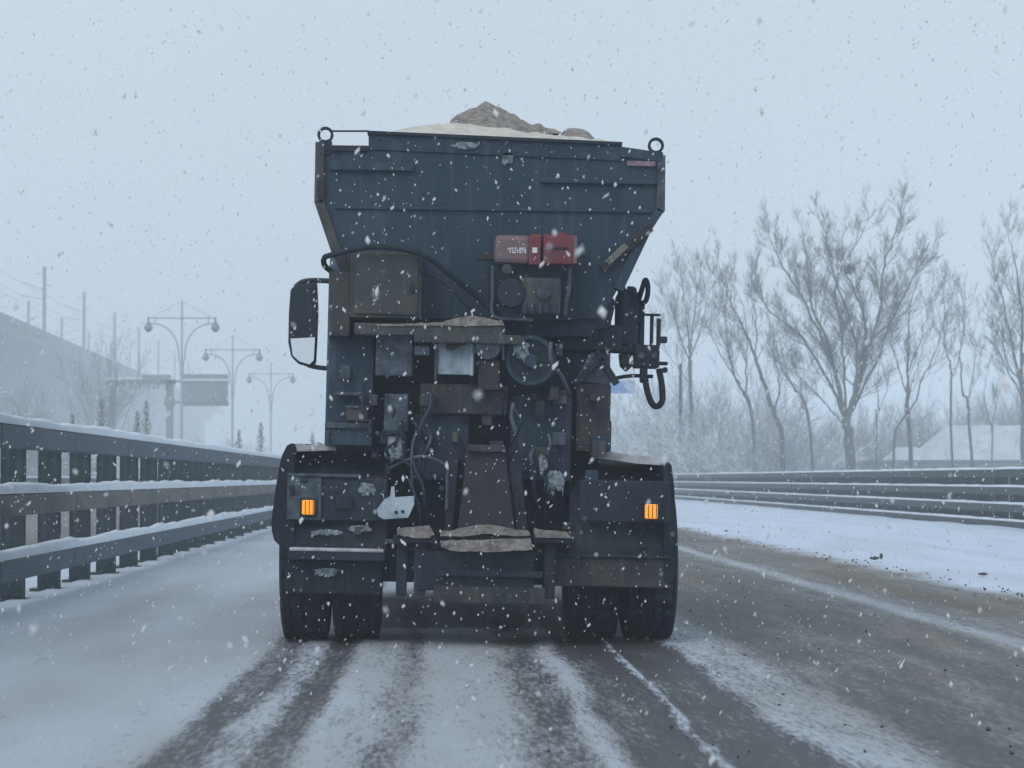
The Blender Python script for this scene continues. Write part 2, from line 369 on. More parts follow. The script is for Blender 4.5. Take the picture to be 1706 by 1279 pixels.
# snowy verges between the carriageway and the side slopes
g = MB().box((10.97, -30, -0.6), (12.22, 900, -0.02)).build('verge', M_SNOW); g['kind'] = 'structure'
g = MB().box((-13.62, -30, -0.6), (-12.32, 900, -0.02)).build('verge', M_SNOW); g['kind'] = 'structure'

# ------------------------------------------------------------------ guard rails
def snow_strip(x0, x1, z, y0, y1, h, seed, step=0.35):
    mb = MB(); y = y0; rows = []
    while y < y1 - 1e-6:
        rows.append(y); y += step*max(1.0, y/40)
    rows.append(y1); k = 7
    vs = []; fs = []
    for r, yy in enumerate(rows):
        hh = h*(0.65+0.7*fb1(yy*1.3, seed, seed)); ov = 0.012*(fb1(yy*2.1, seed+9, seed)-0.3)
        for j in range(k):
            a = math.pi*j/(k-1)
            xx = (x0+x1)/2 - math.cos(a)*((x1-x0)/2+ov)
            vs.append((xx, yy, z + (math.sin(a)**0.6)*hh + 0.002))
    n = len(rows)
    for r in range(n-1):
        for j in range(k-1): fs.append((r*k+j, r*k+j+1, (r+1)*k+j+1, (r+1)*k+j))
    fs.append(tuple(range(k))); fs.append(tuple(range((n-1)*k+k-1, (n-1)*k-1, -1)))
    return mb.add(vs, fs)

def guardrail(root, x, side, rails, rw, posts, post_z, pd_, pw, ystart, yend, seg, yfine, mats, msnow, snowh, pmat):
    """side: +1 when the road lies towards +x of the rail"""
    xf = x; xb = x - side*rw
    for ri, (zt, zh) in enumerate(rails):
        y = ystart; meshes = {}
        while y < yfine:
            y2 = y+seg
            key = 'r'
            if key not in meshes:
                o = MB().box((0, 0.006, -zh), (-side*rw, seg-0.006, 0)).build('rail', mats[ri], root, bevel=0.012)
                meshes[key] = o.data
            else:
                o = bpy.data.objects.new('rail', meshes[key]); COL.objects.link(o); o.parent = root
                b = o.modifiers.new('bevel', 'BEVEL'); b.width = 0.012; b.segments = 2
            o.location = (xf, y, zt)
            y = y2
        MB().box((xf, y+0.006, zt-zh), (xb, yend, zt)).build('rail', mats[ri], root)
        snow_strip(min(xf, xb), max(xf, xb), zt, ystart, yend, snowh, 100+ri*7+int(abs(x)*10)).build('snow_cap', msnow, root, smooth=True)
    # posts: a plate set across the rail line with a bracket head, on a foot plate
    xo = xb - side*0.004; xi = xo - side*pd_
    poly = [(xo, 0.0), (xi, 0.0), (xi-side*0.0, post_z*0.93), (xi+side*pd_*0.25, post_z), (xo-side*pd_*0.25, post_z), (xo, post_z-0.03)]
    pm = MB().prism([(a-x, b) for a, b in poly], -pw/2, pw/2)
    pm.box((xo-x+side*0.0, -pw/2-0.05, 0), (xi-x, -pw/2, post_z-0.06)) if False else None
    foot = MB().box((xo-x+side*0.03, -0.11, 0.0), (xi-x-side*0.05, 0.11, 0.025))
    pm.v += []; 
    pm.add(foot.v, foot.f)
    first = None
    for yy in posts:
        if first is None:
            o = pm.build('post', pmat, root, bevel=0.006); first = o.data
        else:
            o = bpy.data.objects.new('post', first); COL.objects.link(o); o.parent = root
        o.location = (x, yy, 0.03)

kerb = MB().box((-3.62, -30, -0.3), (-3.10, 700, 0.032)).build('kerb', M_SNOWDIRT); kerb['kind'] = 'structure'
gl = empty('guard_rail', (0, 0, 0), 'blue-grey three-rail box guard rail with close posts beside the snowy left lane', 'guard rail')
S = 1.88
pl_ = [20.2 + S*i for i in range(-7, 150)]
guardrail(gl, RAIL_L, +1, [(1.40, .175), (.885, .165), (.40, .165)], 0.10, pl_, 1.30, .20, 0.012, 7.2, 280, 2*S, 7.2+2*S*24, [M_RAIL, M_RAILMUD, M_RAIL], M_SNOW, 0.08, M_POST)
gr_ = empty('guard_rail', (0, 0, 0), 'dull green four-rail guard rail beyond the snow-covered right shoulder', 'guard rail')
pr_ = [12.0 + 1.42*i for i in range(0, 190)]
guardrail(gr_, RAIL_R, -1, [(1.18, .15), (.835, .15), (.505, .15), (.18, .12)], 0.10, pr_, 1.10, .30, 0.02, 10, 290, 5.68, 10+5.68*14, [M_RAILGREEN]*4, M_SNOW, 0.040, M_POST)
go_ = empty('guard_rail', (0, 0, 0), 'distant grey two-rail guard rail along the far edge of the opposite carriageway', 'guard rail')
guardrail(go_, -12.4, +1, [(1.02, .16), (.55, .16)], 0.10, [20+2.0*i for i in range(90)], .95, .15, 0.06, 16, 280, 8, 16+8*8, [M_RAIL, M_RAILMUD], M_SNOW, 0.05, M_POST)
gl['group'] = gr_['group'] = go_['group'] = 'guard rails along the carriageways'

# ------------------------------------------------------------------ the gritting truck
AX_Y = 15.8
base = P(797, 1065, AX_Y); TX = base.x
ROLL = math.radians(1.3)
RM = Matrix.Translation((TX, 0, 0)) @ Matrix.Rotation(ROLL, 4, 'Y') @ Matrix.Translation((-TX, 0, 0))
RI = RM.inverted()
TL = Matrix.Translation((-TX, -AX_Y, 0))
TM = TL @ RM
truck = empty('gritting_truck', (TX, AX_Y, 0), 'dark grimy gritting truck seen from behind carrying a hopper heaped with sand', 'truck')
def T(px, py, Y): return RI @ P(px, py, Y)
def tb(name, px0, py0, px1, py1, Y0, dep, mat, parent=truck, bevel=0.008):
    a = T(px0, (py0+py1)/2, Y0); b = T(px1, (py0+py1)/2, Y0)
    t = T((px0+px1)/2, py0, Y0); u = T((px0+px1)/2, py1, Y0)
    return MB().box((a.x, Y0, u.z), (b.x, Y0+dep, t.z)).build(name, mat, parent, M=TM, bevel=bevel)
def tpoly(name, pts, Y0, dep, mat, parent=truck, bevel=0.0):
    q = [T(x, y, Y0) for x, y in pts]
    return MB().prism([(v.x, v.z) for v in q], Y0, Y0+dep).build(name, mat, parent, M=TM, bevel=bevel)
def smooth_path(pts, n=6):
    pts = [Vector(p) for p in pts]; out = []
    for i in range(len(pts)-1):
        p0 = pts[max(i-1,0)]; p1 = pts[i]; p2 = pts[i+1]; p3 = pts[min(i+2,len(pts)-1)]
        for k in range(n):
            t = k/n
            out.append(0.5*((2*p1)+(p2-p0)*t+(2*p0-5*p1+4*p2-p3)*t*t+(3*p1-p0-3*p2+p3)*t**3))
    out.append(pts[-1]); return out
def those(name, pts, r, mat, parent=truck, k=10):
    """pts: (px, py, Y)"""
    return MB().tube(smooth_path([T(*p) for p in pts]), r, k).build(name, mat, parent, smooth=True, M=TM)
def tbar(name, p, q, w, Y0, dep, mat, parent=truck, bevel=0.004):
    a = T(p[0], p[1], Y0); b = T(q[0], q[1], Y0)
    d = Vector((b.x-a.x, b.z-a.z)).normalized(); n = Vector((-d.y, d.x))*w/2
    poly = [(a.x+n.x, a.z+n.y), (b.x+n.x, b.z+n.y), (b.x-n.x, b.z-n.y), (a.x-n.x, a.z-n.y)]
    return MB().prism(poly, Y0, Y0+dep).build(name, mat, parent, M=TM, bevel=bevel)
def tcyl(name, px, py, rpx, Y0, dep, mat, parent=truck, k=24, hole=0):
    """disc or drum facing backwards"""
    c = T(px, py, Y0); r = rpx*Y0/F
    ring = [(c.x+r*math.cos(2*math.pi*j/k), c.z+r*math.sin(2*math.pi*j/k)) for j in range(k)]
    if not hole: return MB().prism(ring, Y0, Y0+dep).build(name, mat, parent, M=TM, bevel=0.006)
    ri = hole*Y0/F; vs = []; fs = []
    for yy, rr in ((Y0, r), (Y0, ri), (Y0+dep, ri), (Y0+dep, r)):
        vs += [(c.x+rr*math.cos(2*math.pi*j/k), yy, c.z+rr*math.sin(2*math.pi*j/k)) for j in range(k)]
    for s_ in range(4):
        for j in range(k):
            q = (j+1) % k; s2_ = (s_+1) % 4
            fs.append((s_*k+j, s_*k+q, s2_*k+q, s2_*k+j))
    return MB().add(vs, fs).build(name, mat, parent, M=TM)

def splat(px, py, rx, ry, Y0, parent=truck, seed=0, drip=0.0):
    """ragged thin patch of stuck snow with drips"""
    pts = []
    for k in range(46):
        a = 2*math.pi*k/46; f = .55+.75*fb1(math.cos(a)*2.3+seed, math.sin(a)*2.3+seed*3, seed, 5)
        x = px+rx*math.cos(a)*f; y = py+ry*math.sin(a)*f
        if math.sin(a) > .2: y += drip*ry*fb1(k*.9, seed, seed+5, 2)**2*2.2
        pts.append((x, y))
    return tpoly('snow_patch', pts, Y0, 0.006, M_SPLAT, parent)
def jag(pts, amp=2.2, n=7, seed=1):
    out = []
    for i, p in enumerate(pts):
        q = pts[(i+1) % len(pts)]
        for k in range(n):
            t = k/n; out.append((p[0]+(q[0]-p[0])*t+(fb1(i*3.1+t*4, seed, seed)-.5)*amp, p[1]+(q[1]-p[1])*t+(fb1(seed, i*2.7+t*4, seed+3)-.5)*amp*1.6))
    return out
# --- hopper
HY = 15.30
hop = tpoly('hopper', [(546,250),(1098,268),(1097,346),(1075,378),(1032,470),(985,560),(640,560),(590,462),(566,412),(538,335)], HY+0.05, 3.9, M_DARK)
tpoly('rear_plate', [(540,243),(1102,262),(1100,348),(1078,380),(1034,474),(1000,530),(620,530),(575,462),(556,416),(532,335)], HY, 0.045, M_DARK, hop)
tpoly('top_plate', [(614,219),(1036,238),(1036,268),(614,249)], HY-0.012, 0.05, M_DARK, hop, 0.004)
tbar('top_rim', (612,220), (1037,239), 0.022, HY-0.03, 0.09, M_BLACK, hop)
tbar('edge_frame', (533,236), (531,338), 0.055, HY-0.02, 0.12, M_GREEN, hop)
tbar('edge_frame', (531,333), (562,424), 0.06, HY-0.02, 0.12, M_GREEN, hop)
tbar('edge_frame', (562,420), (590,480), 0.06, HY-0.02, 0.12, M_RUST, hop)
tbar('edge_frame', (1102,258), (1101,352), 0.05, HY-0.02, 0.12, M_STEEL, hop)  # lighter material puts the lit right side into the colour
tbar('edge_frame', (1101,347), (1078,382), 0.05, HY-0.02, 0.12, M_DARK, hop)
tbar('edge_frame', (1080,376), (1030,482), 0.06, HY-0.02, 0.12, M_DARK, hop)
tbar('top_rod', (552,218), (614,218), 0.010, HY, 0.012, M_BLACK, hop, 0)
tbar('corner_rail', (540,246), (614,247), 0.035, HY-0.022, 0.05, M_BLACK, hop)
tbar('corner_rail', (1034,252), (1104,262), 0.06, HY-0.022, 0.05, M_DARK, hop)
for (cx, cy) in ((542, 224), (1093, 242)):
    r_ = tcyl('lifting_ring', cx, cy, 13.5, HY-0.015, 0.03, M_BLACK, hop, 28, hole=9)
    tb('ring_lug', cx-11, cy+10, cx+11, cy+34, HY-0.014, 0.028, M_BLACK, hop)
tb('reflective_strip', 1045, 268, 1092, 276, HY-0.026, 0.004, material('pale_pink_reflector', (0.30,0.20,0.24), 0.5, (0.12,0.10,0.12), 14), hop, 0)
tb('reflective_strip', 529, 300, 541, 328, HY-0.026, 0.004, M_RUST, hop, 0)
tbar('brace', (1084,378), (1003,448), 0.055, HY-0.035, 0.03, M_RUST, hop)
tbar('brace', (1044,408), (1012,438), 0.040, HY-0.045, 0.012, material('dull_olive_reflector', (0.16,0.165,0.13), 0.6, (0.09,0.10,0.09), 14), hop)
tbar('stiffener', (548,276), (690,278), 0.05, HY-0.03, 0.03, M_DARK, hop)
tbar('stiffener', (900,300), (1095,303), 0.03, HY-0.03, 0.03, M_DARK, hop)
tbar('stiffener', (560,345), (1085,352), 0.02, HY-0.015, 0.02, M_DARK, hop)
for bx_ in range(12):
    tcyl('bolt', 632+bx_*35, 231+bx_*1.58, 2.6, HY-0.022, 0.01, M_STEEL, hop, 6)
splat(776, 242, 26, 6, HY-0.022, hop, 3)
splat(845, 262, 10, 9, HY-0.012, hop, 9, .5)  # added patch stands for a flake blurred close to the lens
# --- salt lip and sand heaps in the hopper
def heap(name, pts, Y0, Y1, mat, seed, amp, label, cat):
    q = [P(x, y, (Y0+Y1)/2) for x, y in pts]; xs_ = [v.x for v in q]; zs_ = [v.z for v in q]; zb = min(zs_)-0.10
    nx, ny = 110, 50; x0, x1 = xs_[0], xs_[-1]
    mb = MB(); gx = np.linspace(x0, x1, nx); gy = np.linspace(Y0, Y1, ny)
    def zf(x, y):
        t = (y-Y0)/(Y1-Y0); e = max(0.0, 1-abs(2*t-1)**1.7)
        h = np.interp(x, xs_, zs_)-zb
        return zb + h*e + amp*(fb1(x*9, y*9, seed, 5)-0.5)*min(1, e*3)*min(1, h*6)
    mb.grid(gx, gy, zf)
    o = mb.build(name, mat, smooth=True)
    return tag(o, label, cat)
sh1 = heap('sand_heap', [(728,226),(748,209),(765,197),(782,186),(797,180),(806,177),(818,180),(835,188),(850,196),(862,206),(880,216),(905,224),(925,231)], 16.3, 18.3, M_SAND, 5, 0.13, 'tall brown sand heap with a pointed top in the truck hopper', 'sand heap')
sh2 = heap('sand_heap', [(928,233),(937,220),(945,215),(958,214),(970,216),(980,222),(992,236)], 16.5, 17.5, M_SAND, 8, 0.015, 'small low rounded sand mound at the right end of the hopper rim', 'sand heap')
salt = heap('salt_layer', [(640,226),(672,214),(690,209),(720,207),(760,209),(810,212),(860,218),(900,223),(950,230),(1010,237),(1030,241)], 15.42, 16.5, M_SALT, 12, 0.05, 'pale salt layer lying along the rear rim of the hopper', 'salt')

# --- red engine cover with its engine
eng = tb('engine_bay', 815, 440, 958, 532, 15.10, 0.20, M_BLACK)
tb('red_cover', 824, 391, 886, 439, 15.02, 0.24, M_REDGREY, eng, 0.03)
tb('red_cover', 882, 390, 901, 441, 15.01, 0.25, M_RED, eng)
tb('red_cover', 905, 391, 962, 440, 15.01, 0.25, M_RED, eng)
tb('cover_ridge', 911, 411, 948, 414, 15.0, 0.02, M_RUST, eng, 0)
tb('cover_rib', 956, 394, 961, 438, 14.998, 0.02, M_REDGREY, eng, 0)
tb('cover_lip', 926, 387, 944, 392, 15.02, 0.2, M_RED, eng)
let = MB()   # worn, illegible white lettering
for i in range(7):
    x_ = 849+i*4.1
    for j in range(3):
        if rng.random() < 0.8:
            a = T(x_+rng.uniform(-.6,.6), 412+j*3.4, 15.018); b = T(x_+rng.uniform(1.6,3.2), 414.6+j*3.4, 15.018)
            let.box((a.x, 15.016, b.z), (b.x, 15.022, a.z))
let.build('lettering', M_MARK, eng, M=TM)
tb('white_sticker', 887, 412, 895, 421, 15.006, 0.01, M_MARK, eng, 0)
tb('intake_pipe', 795, 423, 826, 433, 15.08, 0.06, M_RUST, eng)
those('frame_pipe', [(821,443,15.07),(821,490,15.07),(825,528,15.07),(890,532,15.07)], 0.010, M_STEEL, eng)
those('frame_pipe', [(950,443,15.07),(948,480,15.07),(944,500,15.07),(941,525,15.07)], 0.014, M_STEEL, eng)
tb('engine_block', 868, 462, 935, 524, 15.03, 0.08, M_GREEN, eng, 0.02)
tcyl('flywheel_housing', 852, 488, 24, 15.02, 0.08, M_BLACK, eng)
tcyl('engine_cap', 905, 488, 11, 15.0, 0.04, M_STEEL, eng)
tcyl('engine_cap', 845, 448, 9, 15.03, 0.04, M_GREEN, eng)
for i in range(5): tb('cooling_fin', 872+i*12, 505, 879+i*12, 523, 15.01, 0.03, M_DARK, eng)
# --- left cabinet
cab_ = tb('control_cabinet', 584, 420, 703, 530, 15.06, 0.24, M_GREEN)
tb('cabinet_door', 590, 426, 697, 524, 15.045, 0.02, M_GREEN, cab_)
tb('door_handle', 684, 470, 690, 488, 15.03, 0.02, M_BLACK, cab_)
tb('side_box', 548, 452, 584, 560, 15.10, 0.6, M_MUDPANEL)
tb('side_plate', 546, 560, 622, 708, 15.25, 0.5, M_DARK)
tb('side_plate', 960, 640, 1017, 752, 15.30, 0.5, M_MUDPANEL)
those('hose', [(552,452,15.2),(541,442,15.1),(540,430,15.05),(550,425,15.02),(580,418,15.0),(620,411,14.99),(665,414,15.0),(703,424,15.0),(735,445,15.02),(760,466,15.05),(790,490,15.08),(830,525,15.1)], 0.017, M_RUBBER)
those('hose', [(700,450,15.06),(740,470,15.02),(775,505,15.02),(800,540,15.1)], 0.012, M_RUBBER)
those('hose', [(648,780,15.1),(700,760,15.0),(742,775,14.98),(745,800,14.98),(744,850,15.0)], 0.010, M_STEEL)
# --- central frame behind the spreader
bulk = tb('rear_bulkhead', 560, 530, 1000, 905, 15.55, 0.12, M_BLACK)
tb('chassis_rail', 655, 640, 700, 760, 15.5, 5.2, M_BLACK)
tb('chassis_rail', 905, 640, 950, 760, 15.5, 5.2, M_BLACK)
shelf = tb('cross_shelf', 590, 540, 842, 560, 15.0, 0.4, M_GREEN)
tpoly('sand_deposit', jag([(625,540),(700,538),(735,536),(760,529),(785,526),(808,529),(838,535),(840,542),(625,543)], 1.6), 14.99, 0.2, M_SAND, shelf)
tb('shelf_edge', 690, 556, 870, 572, 14.98, 0.03, M_GREEN, shelf)
tb('guard_plate', 626, 552, 688, 626, 15.10, 0.05, M_STEEL)
tb('bracket', 690, 576, 716, 592, 15.05, 0.05, M_STEEL)
wp = tb('white_panel', 729, 568, 788, 624, 15.12, 0.03, M_PALE)
tb('panel_post', 724, 560, 729, 634, 15.08, 0.06, M_STEEL, wp)
tb('panel_post', 783, 556, 790, 626, 15.08, 0.06, M_PALE, wp)
tpoly('panel_flap', [(738,560),(782,560),(776,574),(764,578),(752,584),(744,580)], 15.07, 0.03, M_GREEN, wp)
tcyl('motor', 813, 578, 21, 15.0, 0.2, M_STEEL)
tb('motor_mount', 797, 600, 832, 650, 15.02, 0.12, M_RUST)
tbar('strap', (838,556), (839,600), 0.014, 15.0, 0.02, M_STEEL)
drum = tcyl('pulley', 884, 600, 40, 15.06, 0.10, M_BLACK)
tcyl('pulley_rim', 884, 600, 42, 15.04, 0.14, M_DARK, drum, 28, hole=35)
tcyl('pulley_hub', 884, 600, 12, 15.03, 0.06, M_DARK, drum)
splat(868, 580, 14, 15, 15.03, drum, 4, .5)
those('hose', [(918,570,15.0),(917,595,14.97),(925,615,14.97),(935,625,15.0),(950,660,15.1)], 0.012, M_STEEL)
tb('lower_plate', 700, 640, 845, 690, 15.15, 0.05, M_MUDPANEL)
tb('lower_plate', 690, 690, 780, 800, 15.22, 0.05, M_DARK)
tb('lower_plate', 850, 660, 952, 800, 15.25, 0.05, M_DARK)
tb('tank_panel', 640, 656, 680, 720, 15.10, 0.18, M_STEEL)
tb('tank_panel', 646, 727, 670, 758, 15.08, 0.15, M_PALE)
those('tank_pipe', [(640,716,15.06),(640,724,15.06),(672,722,15.06),(674,760,15.06),(680,775,15.08)], 0.010, M_BLACK)
stp = tb('step', 541, 704, 620, 742, 15.15, 0.25, M_DARK)
tb('step_edge', 541, 704, 618, 714, 15.13, 0.05, M_STEEL, stp)
tb('step_edge', 541, 716, 549, 742, 15.13, 0.05, M_STEEL, stp)
tb('terminal_box', 577, 677, 612, 701, 15.12, 0.12, M_GREEN)
tb('terminal_lid', 576, 675, 614, 681, 15.11, 0.14, M_STEEL)
tb('terminal_lid', 560, 653, 604, 659, 15.14, 0.12, M_STEEL)
tbar('conduit', (604,640), (604,705), 0.02, 15.1, 0.02, M_BLACK)
tb('relay_box', 921, 720, 943, 742, 15.15, 0.08, M_STEEL)
tb('relay_box', 888, 745, 914, 778, 15.12, 0.08, M_GREEN)
tb('bracket', 985, 727, 1017, 752, 15.2, 0.1, M_DARK)
# --- small pipework, cables and fittings on the back of the truck
rc = random.Random(19)
for k in range(26):
    x0 = rc.choice((rc.uniform(640, 720), rc.uniform(840, 945))); y0 = rc.uniform(630, 800); w_ = rc.uniform(-30, 30); h_ = rc.uniform(30, 90); yy = rc.uniform(15.0, 15.12)
    those('cable' if k % 2 else 'hydraulic_pipe', [(x0, y0, yy), (x0+w_*.25+rc.uniform(-8,8), y0+h_*.3, yy-.03), (x0+w_*.7+rc.uniform(-8,8), y0+h_*.65, yy-.02), (x0+w_, min(880, y0+h_), yy+.03)], rc.choice((.006,.009,.013)), rc.choice((M_BLACK, M_RUBBER, M_DARK, M_STEEL)), k=7)
for k in range(30):
    x0 = rc.uniform(560, 1000); y0 = rc.uniform(565, 890)
    if (755 < x0 < 865 and y0 > 740) or (620 < x0 < 800 and y0 < 630) or (890 < x0 < 950 and 770 < y0 < 830): continue
    w_ = rc.uniform(6, 26); h_ = rc.uniform(6, 30); yy = rc.uniform(15.05, 15.2)
    tb('fitting', x0, y0, x0+w_, y0+h_, yy, rc.uniform(.04, .2), rc.choice((M_BLACK, M_DARK, M_GREEN, M_MUDPANEL, M_RUST, M_STEEL)), bevel=0.006)
for k in range(16):
    tcyl('bolt', rc.uniform(560, 1000), rc.uniform(570, 890), rc.uniform(2, 5), 15.0, 0.05, rc.choice((M_STEEL, M_BLACK, M_DARK)), k=8)
# --- chute and spreader
chute = tpoly('chute', [(778,752),(842,752),(858,884),(762,884)], 14.98, 0.25, M_RUST, bevel=0.01)
tb('chute_lip', 778, 741, 843, 753, 14.94, 0.3, M_MUDPANEL, chute)
tpoly('chute_flange', [(744,770),(764,762),(752,884),(742,884)], 15.02, 0.2, M_BLACK, chute)
tpoly('chute_flange', [(846,762),(868,770),(878,884),(862,884)], 15.02, 0.2, M_BLACK, chute)
sp = tb('spreader_box', 694, 918, 890, 985, 14.92, 0.45, M_BLACK)
tpoly('sand_ledge', jag([(733,884),(748,885),(770,881),(795,875),(815,874),(838,878),(862,884),(880,884),(884,892),(860,893),(810,889),(770,893),(733,894)], seed=30), 14.80, 0.25, M_SAND, sp)
tb('ledge_bar', 733, 889, 886, 899, 14.83, 0.3, M_BLACK, sp)
tpoly('sand_ledge', jag([(733,901),(770,899),(884,897),(887,916),(820,919),(760,918),(735,912)], seed=75), 14.79, 0.2, M_SAND, sp)
tpoly('sand_ledge', jag([(661,880),(690,878),(715,876),(722,888),(716,897),(690,896),(662,891)], seed=95), 14.86, 0.2, M_SAND, sp)
tpoly('sand_ledge', jag([(890,881),(912,884),(945,886),(953,897),(915,896),(892,895)], seed=18), 14.86, 0.2, M_SAND, sp)
tb('ledge_bar', 655, 893, 728, 905, 14.88, 0.25, M_BLACK, sp)
tb('ledge_bar', 888, 894, 955, 905, 14.88, 0.25, M_BLACK, sp)
tb('spreader_skirt', 724, 950, 905, 962, 14.88, 0.06, M_BLACK, sp)
tb('spreader_skirt', 722, 978, 908, 1006, 14.90, 0.08, M_MUDPANEL, sp)
tb('hanger', 690, 905, 710, 992, 14.95, 0.15, M_GREEN, sp)
tb('hanger', 660, 905, 678, 993, 14.97, 0.12, M_BLACK, sp)
tb('hanger', 905, 905, 925, 998, 14.97, 0.12, M_BLACK, sp)
tb('cross_beam', 636, 918, 945, 972, 15.3, 0.2, M_BLACK)
tb('tow_bracket', 642, 898, 666, 906, 14.95, 0.1, M_STEEL)
# --- mudguards, lamps, flaps
def mudguard(px0, px1, zt):
    a = T(px0, 830, 15.2).x; b = T(px1, 830, 15.2).x
    cz, cy, r = 0.52, AX_Y, zt-0.52
    o = [(cy-math.sin(t)*r*1.02, cz+math.cos(t)*r) for t in np.linspace(-0.5, math.pi/2, 14)] + [(cy-r*1.02, 0.60)]
    i = [(cy-math.sin(t)*(r-0.03), cz+math.cos(t)*(r-0.03)) for t in np.linspace(-0.5, math.pi/2, 14)] + [(cy-r*1.02+0.03, 0.60)]
    m = MB()
    for k in range(len(o)-1):
        m.prism_x([o[k], o[k+1], i[k+1], i[k]], a, b)
    return m.build('mudguard', M_DARKSNOW, truck, M=TM)
mg1 = mudguard(482, 646, 1.19)
mg2 = mudguard(950, 1112, 1.14)
MY = 15.06
tpoly('guard_side', [(478,742),(486,738),(490,744),(490,912),(478,914),(466,909),(457,900),(453,886),(452,868),(455,845),(459,815),(464,785),(469,760)], 15.09, 0.5, M_RUBBER, mg1)
tpoly('guard_side', [(1106,772),(1114,770),(1119,776),(1123,810),(1126,860),(1128,910),(1127,945),(1122,966),(1112,972),(1106,968)], 15.09, 0.5, M_RUBBER, mg2)
tpoly('snow_drift', [(486,744),(500,738),(512,742),(530,736),(546,744),(560,742),(560,750),(486,752)], 15.3, 0.3, M_SNOWDIRT, mg1)
tpoly('snow_drift', [(985,752),(1000,748),(1040,756),(1080,760),(1112,766),(1120,776),(1060,772),(990,762)], 15.25, 0.35, M_SNOWDIRT, mg2)
lp = tb('lamp_plate', 478, 792, 536, 866, MY, 0.03, M_STEEL)
tb('lamp_plate_recess', 482, 808, 491, 826, MY-0.01, 0.02, M_BLACK, lp)
tb('lamp_plate_recess', 500, 796, 512, 804, MY-0.01, 0.02, M_BLACK, lp)
tb('plate_rail', 478, 789, 600, 795, MY-0.01, 0.03, M_STEEL, lp)
tb('tail_lamp_panel', 536, 796, 645, 868, MY+0.01, 0.03, M_BLACK)
def lamp(px0, py0, px1, py1, Y0):
    h = tb('lamp_housing', px0-4, py0-4, px1+6, py1+5, Y0, 0.06, M_BLACK)
    l_ = tb('indicator_lamp', px0, py0, px1, py1, Y0-0.03, 0.035, M_AMBER)
    l_['label'] = 'lit amber indicator lamp'
    for q in range(3): tb('lens_rib', px0+5+q*6.5, py0+1, px0+6.3+q*6.5, py1-1, Y0-0.033, 0.006, M_RUST, l_, 0)
    return h
lamp(503, 833, 523, 857, MY-0.01); lamp(1075, 840, 1096, 864, MY-0.01)
tb('tail_lamp_panel', 965, 800, 1118, 870, MY+0.01, 0.03, M_BLACK)
tb('work_lamp', 560, 826, 588, 848, MY-0.02, 0.05, M_RUBBER)
tpoly('white_bracket', [(628,848),(640,832),(650,826),(652,810),(657,810),(658,828),(690,826),(690,840),(680,862),(640,865),(630,860)], 15.0, 0.04, M_PALE)
tcyl('bolt', 660, 853, 3, 14.99, 0.02, M_BLACK, k=8); tcyl('bolt', 671, 852, 3, 14.99, 0.02, M_BLACK, k=8)
splat(926, 797, 17, 15, 15.1, truck, 5, 1.6)
splat(905, 768, 8, 12, 15.1, truck, 6, .8)
splat(612, 812, 14, 9, MY, truck, 7, .6)
splat(545, 886, 26, 5, MY+.02, truck, 8, .5)
splat(600, 880, 22, 5, MY+.02, truck, 14, .5)
splat(655, 752, 16, 9, 15.06, truck, 15, .8)
splat(545, 952, 22, 6, 15.14, truck, 16, .5)
uf = tb('underrun_bar', 478, 916, 642, 934, 15.08, 0.06, M_BLACK)
tb('snow_line', 482, 913, 640, 919, 15.07, 0.06, M_SNOWDIRT, uf)
tb('mud_flap', 474, 934, 636, 990, 15.16, 0.02, M_RUBBER)  # flap widened and darkened, deep shade by the tyres put into its colour
tb('mud_flap', 916, 928, 1118, 978, 15.10, 0.02, M_MUDPANEL)
tb('flap_bar', 914, 924, 1118, 930, 15.08, 0.05, M_BLACK)
tb('mud_flap', 1090, 972, 1120, 1000, 15.15, 0.02, M_RUBBER)
# --- wheels
def tyre_profile(w, r):
    h = w/2; p = [(-h*0.72, r*0.56), (-h*0.95, r*0.70), (-h, r*0.84), (-h*0.93, r*0.95), (-h*0.86, r*0.995)]
    for c in (-0.5, 0.0, 0.5):
        p += [(h*(c-0.10), r), (h*(c-0.08), r-0.014), (h*(c+0.08), r-0.014), (h*(c+0.10), r)]
    p += [(h*0.86, r*0.995), (h*0.93, r*0.95), (h, r*0.84), (h*0.95, r*0.70), (h*0.72, r*0.56)]
    return p
def wheel(cx, cy, w, r=0.5):
    def wob(i, j): return -0.010 if (4 <= i <= 17 and (j % 3 == 0)) else 0.0
    wl = MB().lathe_x(tyre_profile(w, r), cx, cy, r+0.006, 84, wob).build('wheel', M_RUBBER, truck, M=TL)
    h = w/2
    MB().lathe_x([(-h*0.7, r*0.56), (-h*0.2, r*0.50), (-h*0.1, r*0.25), (-h*0.35, r*0.20), (-h*0.35, 0.01)], cx, cy, r+0.006, 28).build('rim', M_STEEL, wl, M=TL)
    return wl
sc_w = AX_Y/F
for a_, b_ in ((470, 549), (556, 635), (942, 1028), (1036, 1122)):
    x0 = P(a_, 1000, AX_Y-0.1).x; x1 = P(b_, 1000, AX_Y-0.1).x
    wheel((x0+x1)/2, AX_Y, x1-x0)
MB().tube([(TX-0.95, AX_Y, .5), (TX-0.3, AX_Y, .5), (TX-.22, AX_Y, .5), (TX-.12, AX_Y, .5), (TX+.12, AX_Y, .5), (TX+.22, AX_Y, .5), (TX+.3, AX_Y, .5), (TX+0.95, AX_Y, .5)], [.07,.07,.12,.2,.2,.12,.07,.07], 16).build('axle', M_BLACK, truck, smooth=True, M=TL)
wheel(TX-1.0, 20.6, 0.3); wheel(TX+1.0, 20.6, 0.3)
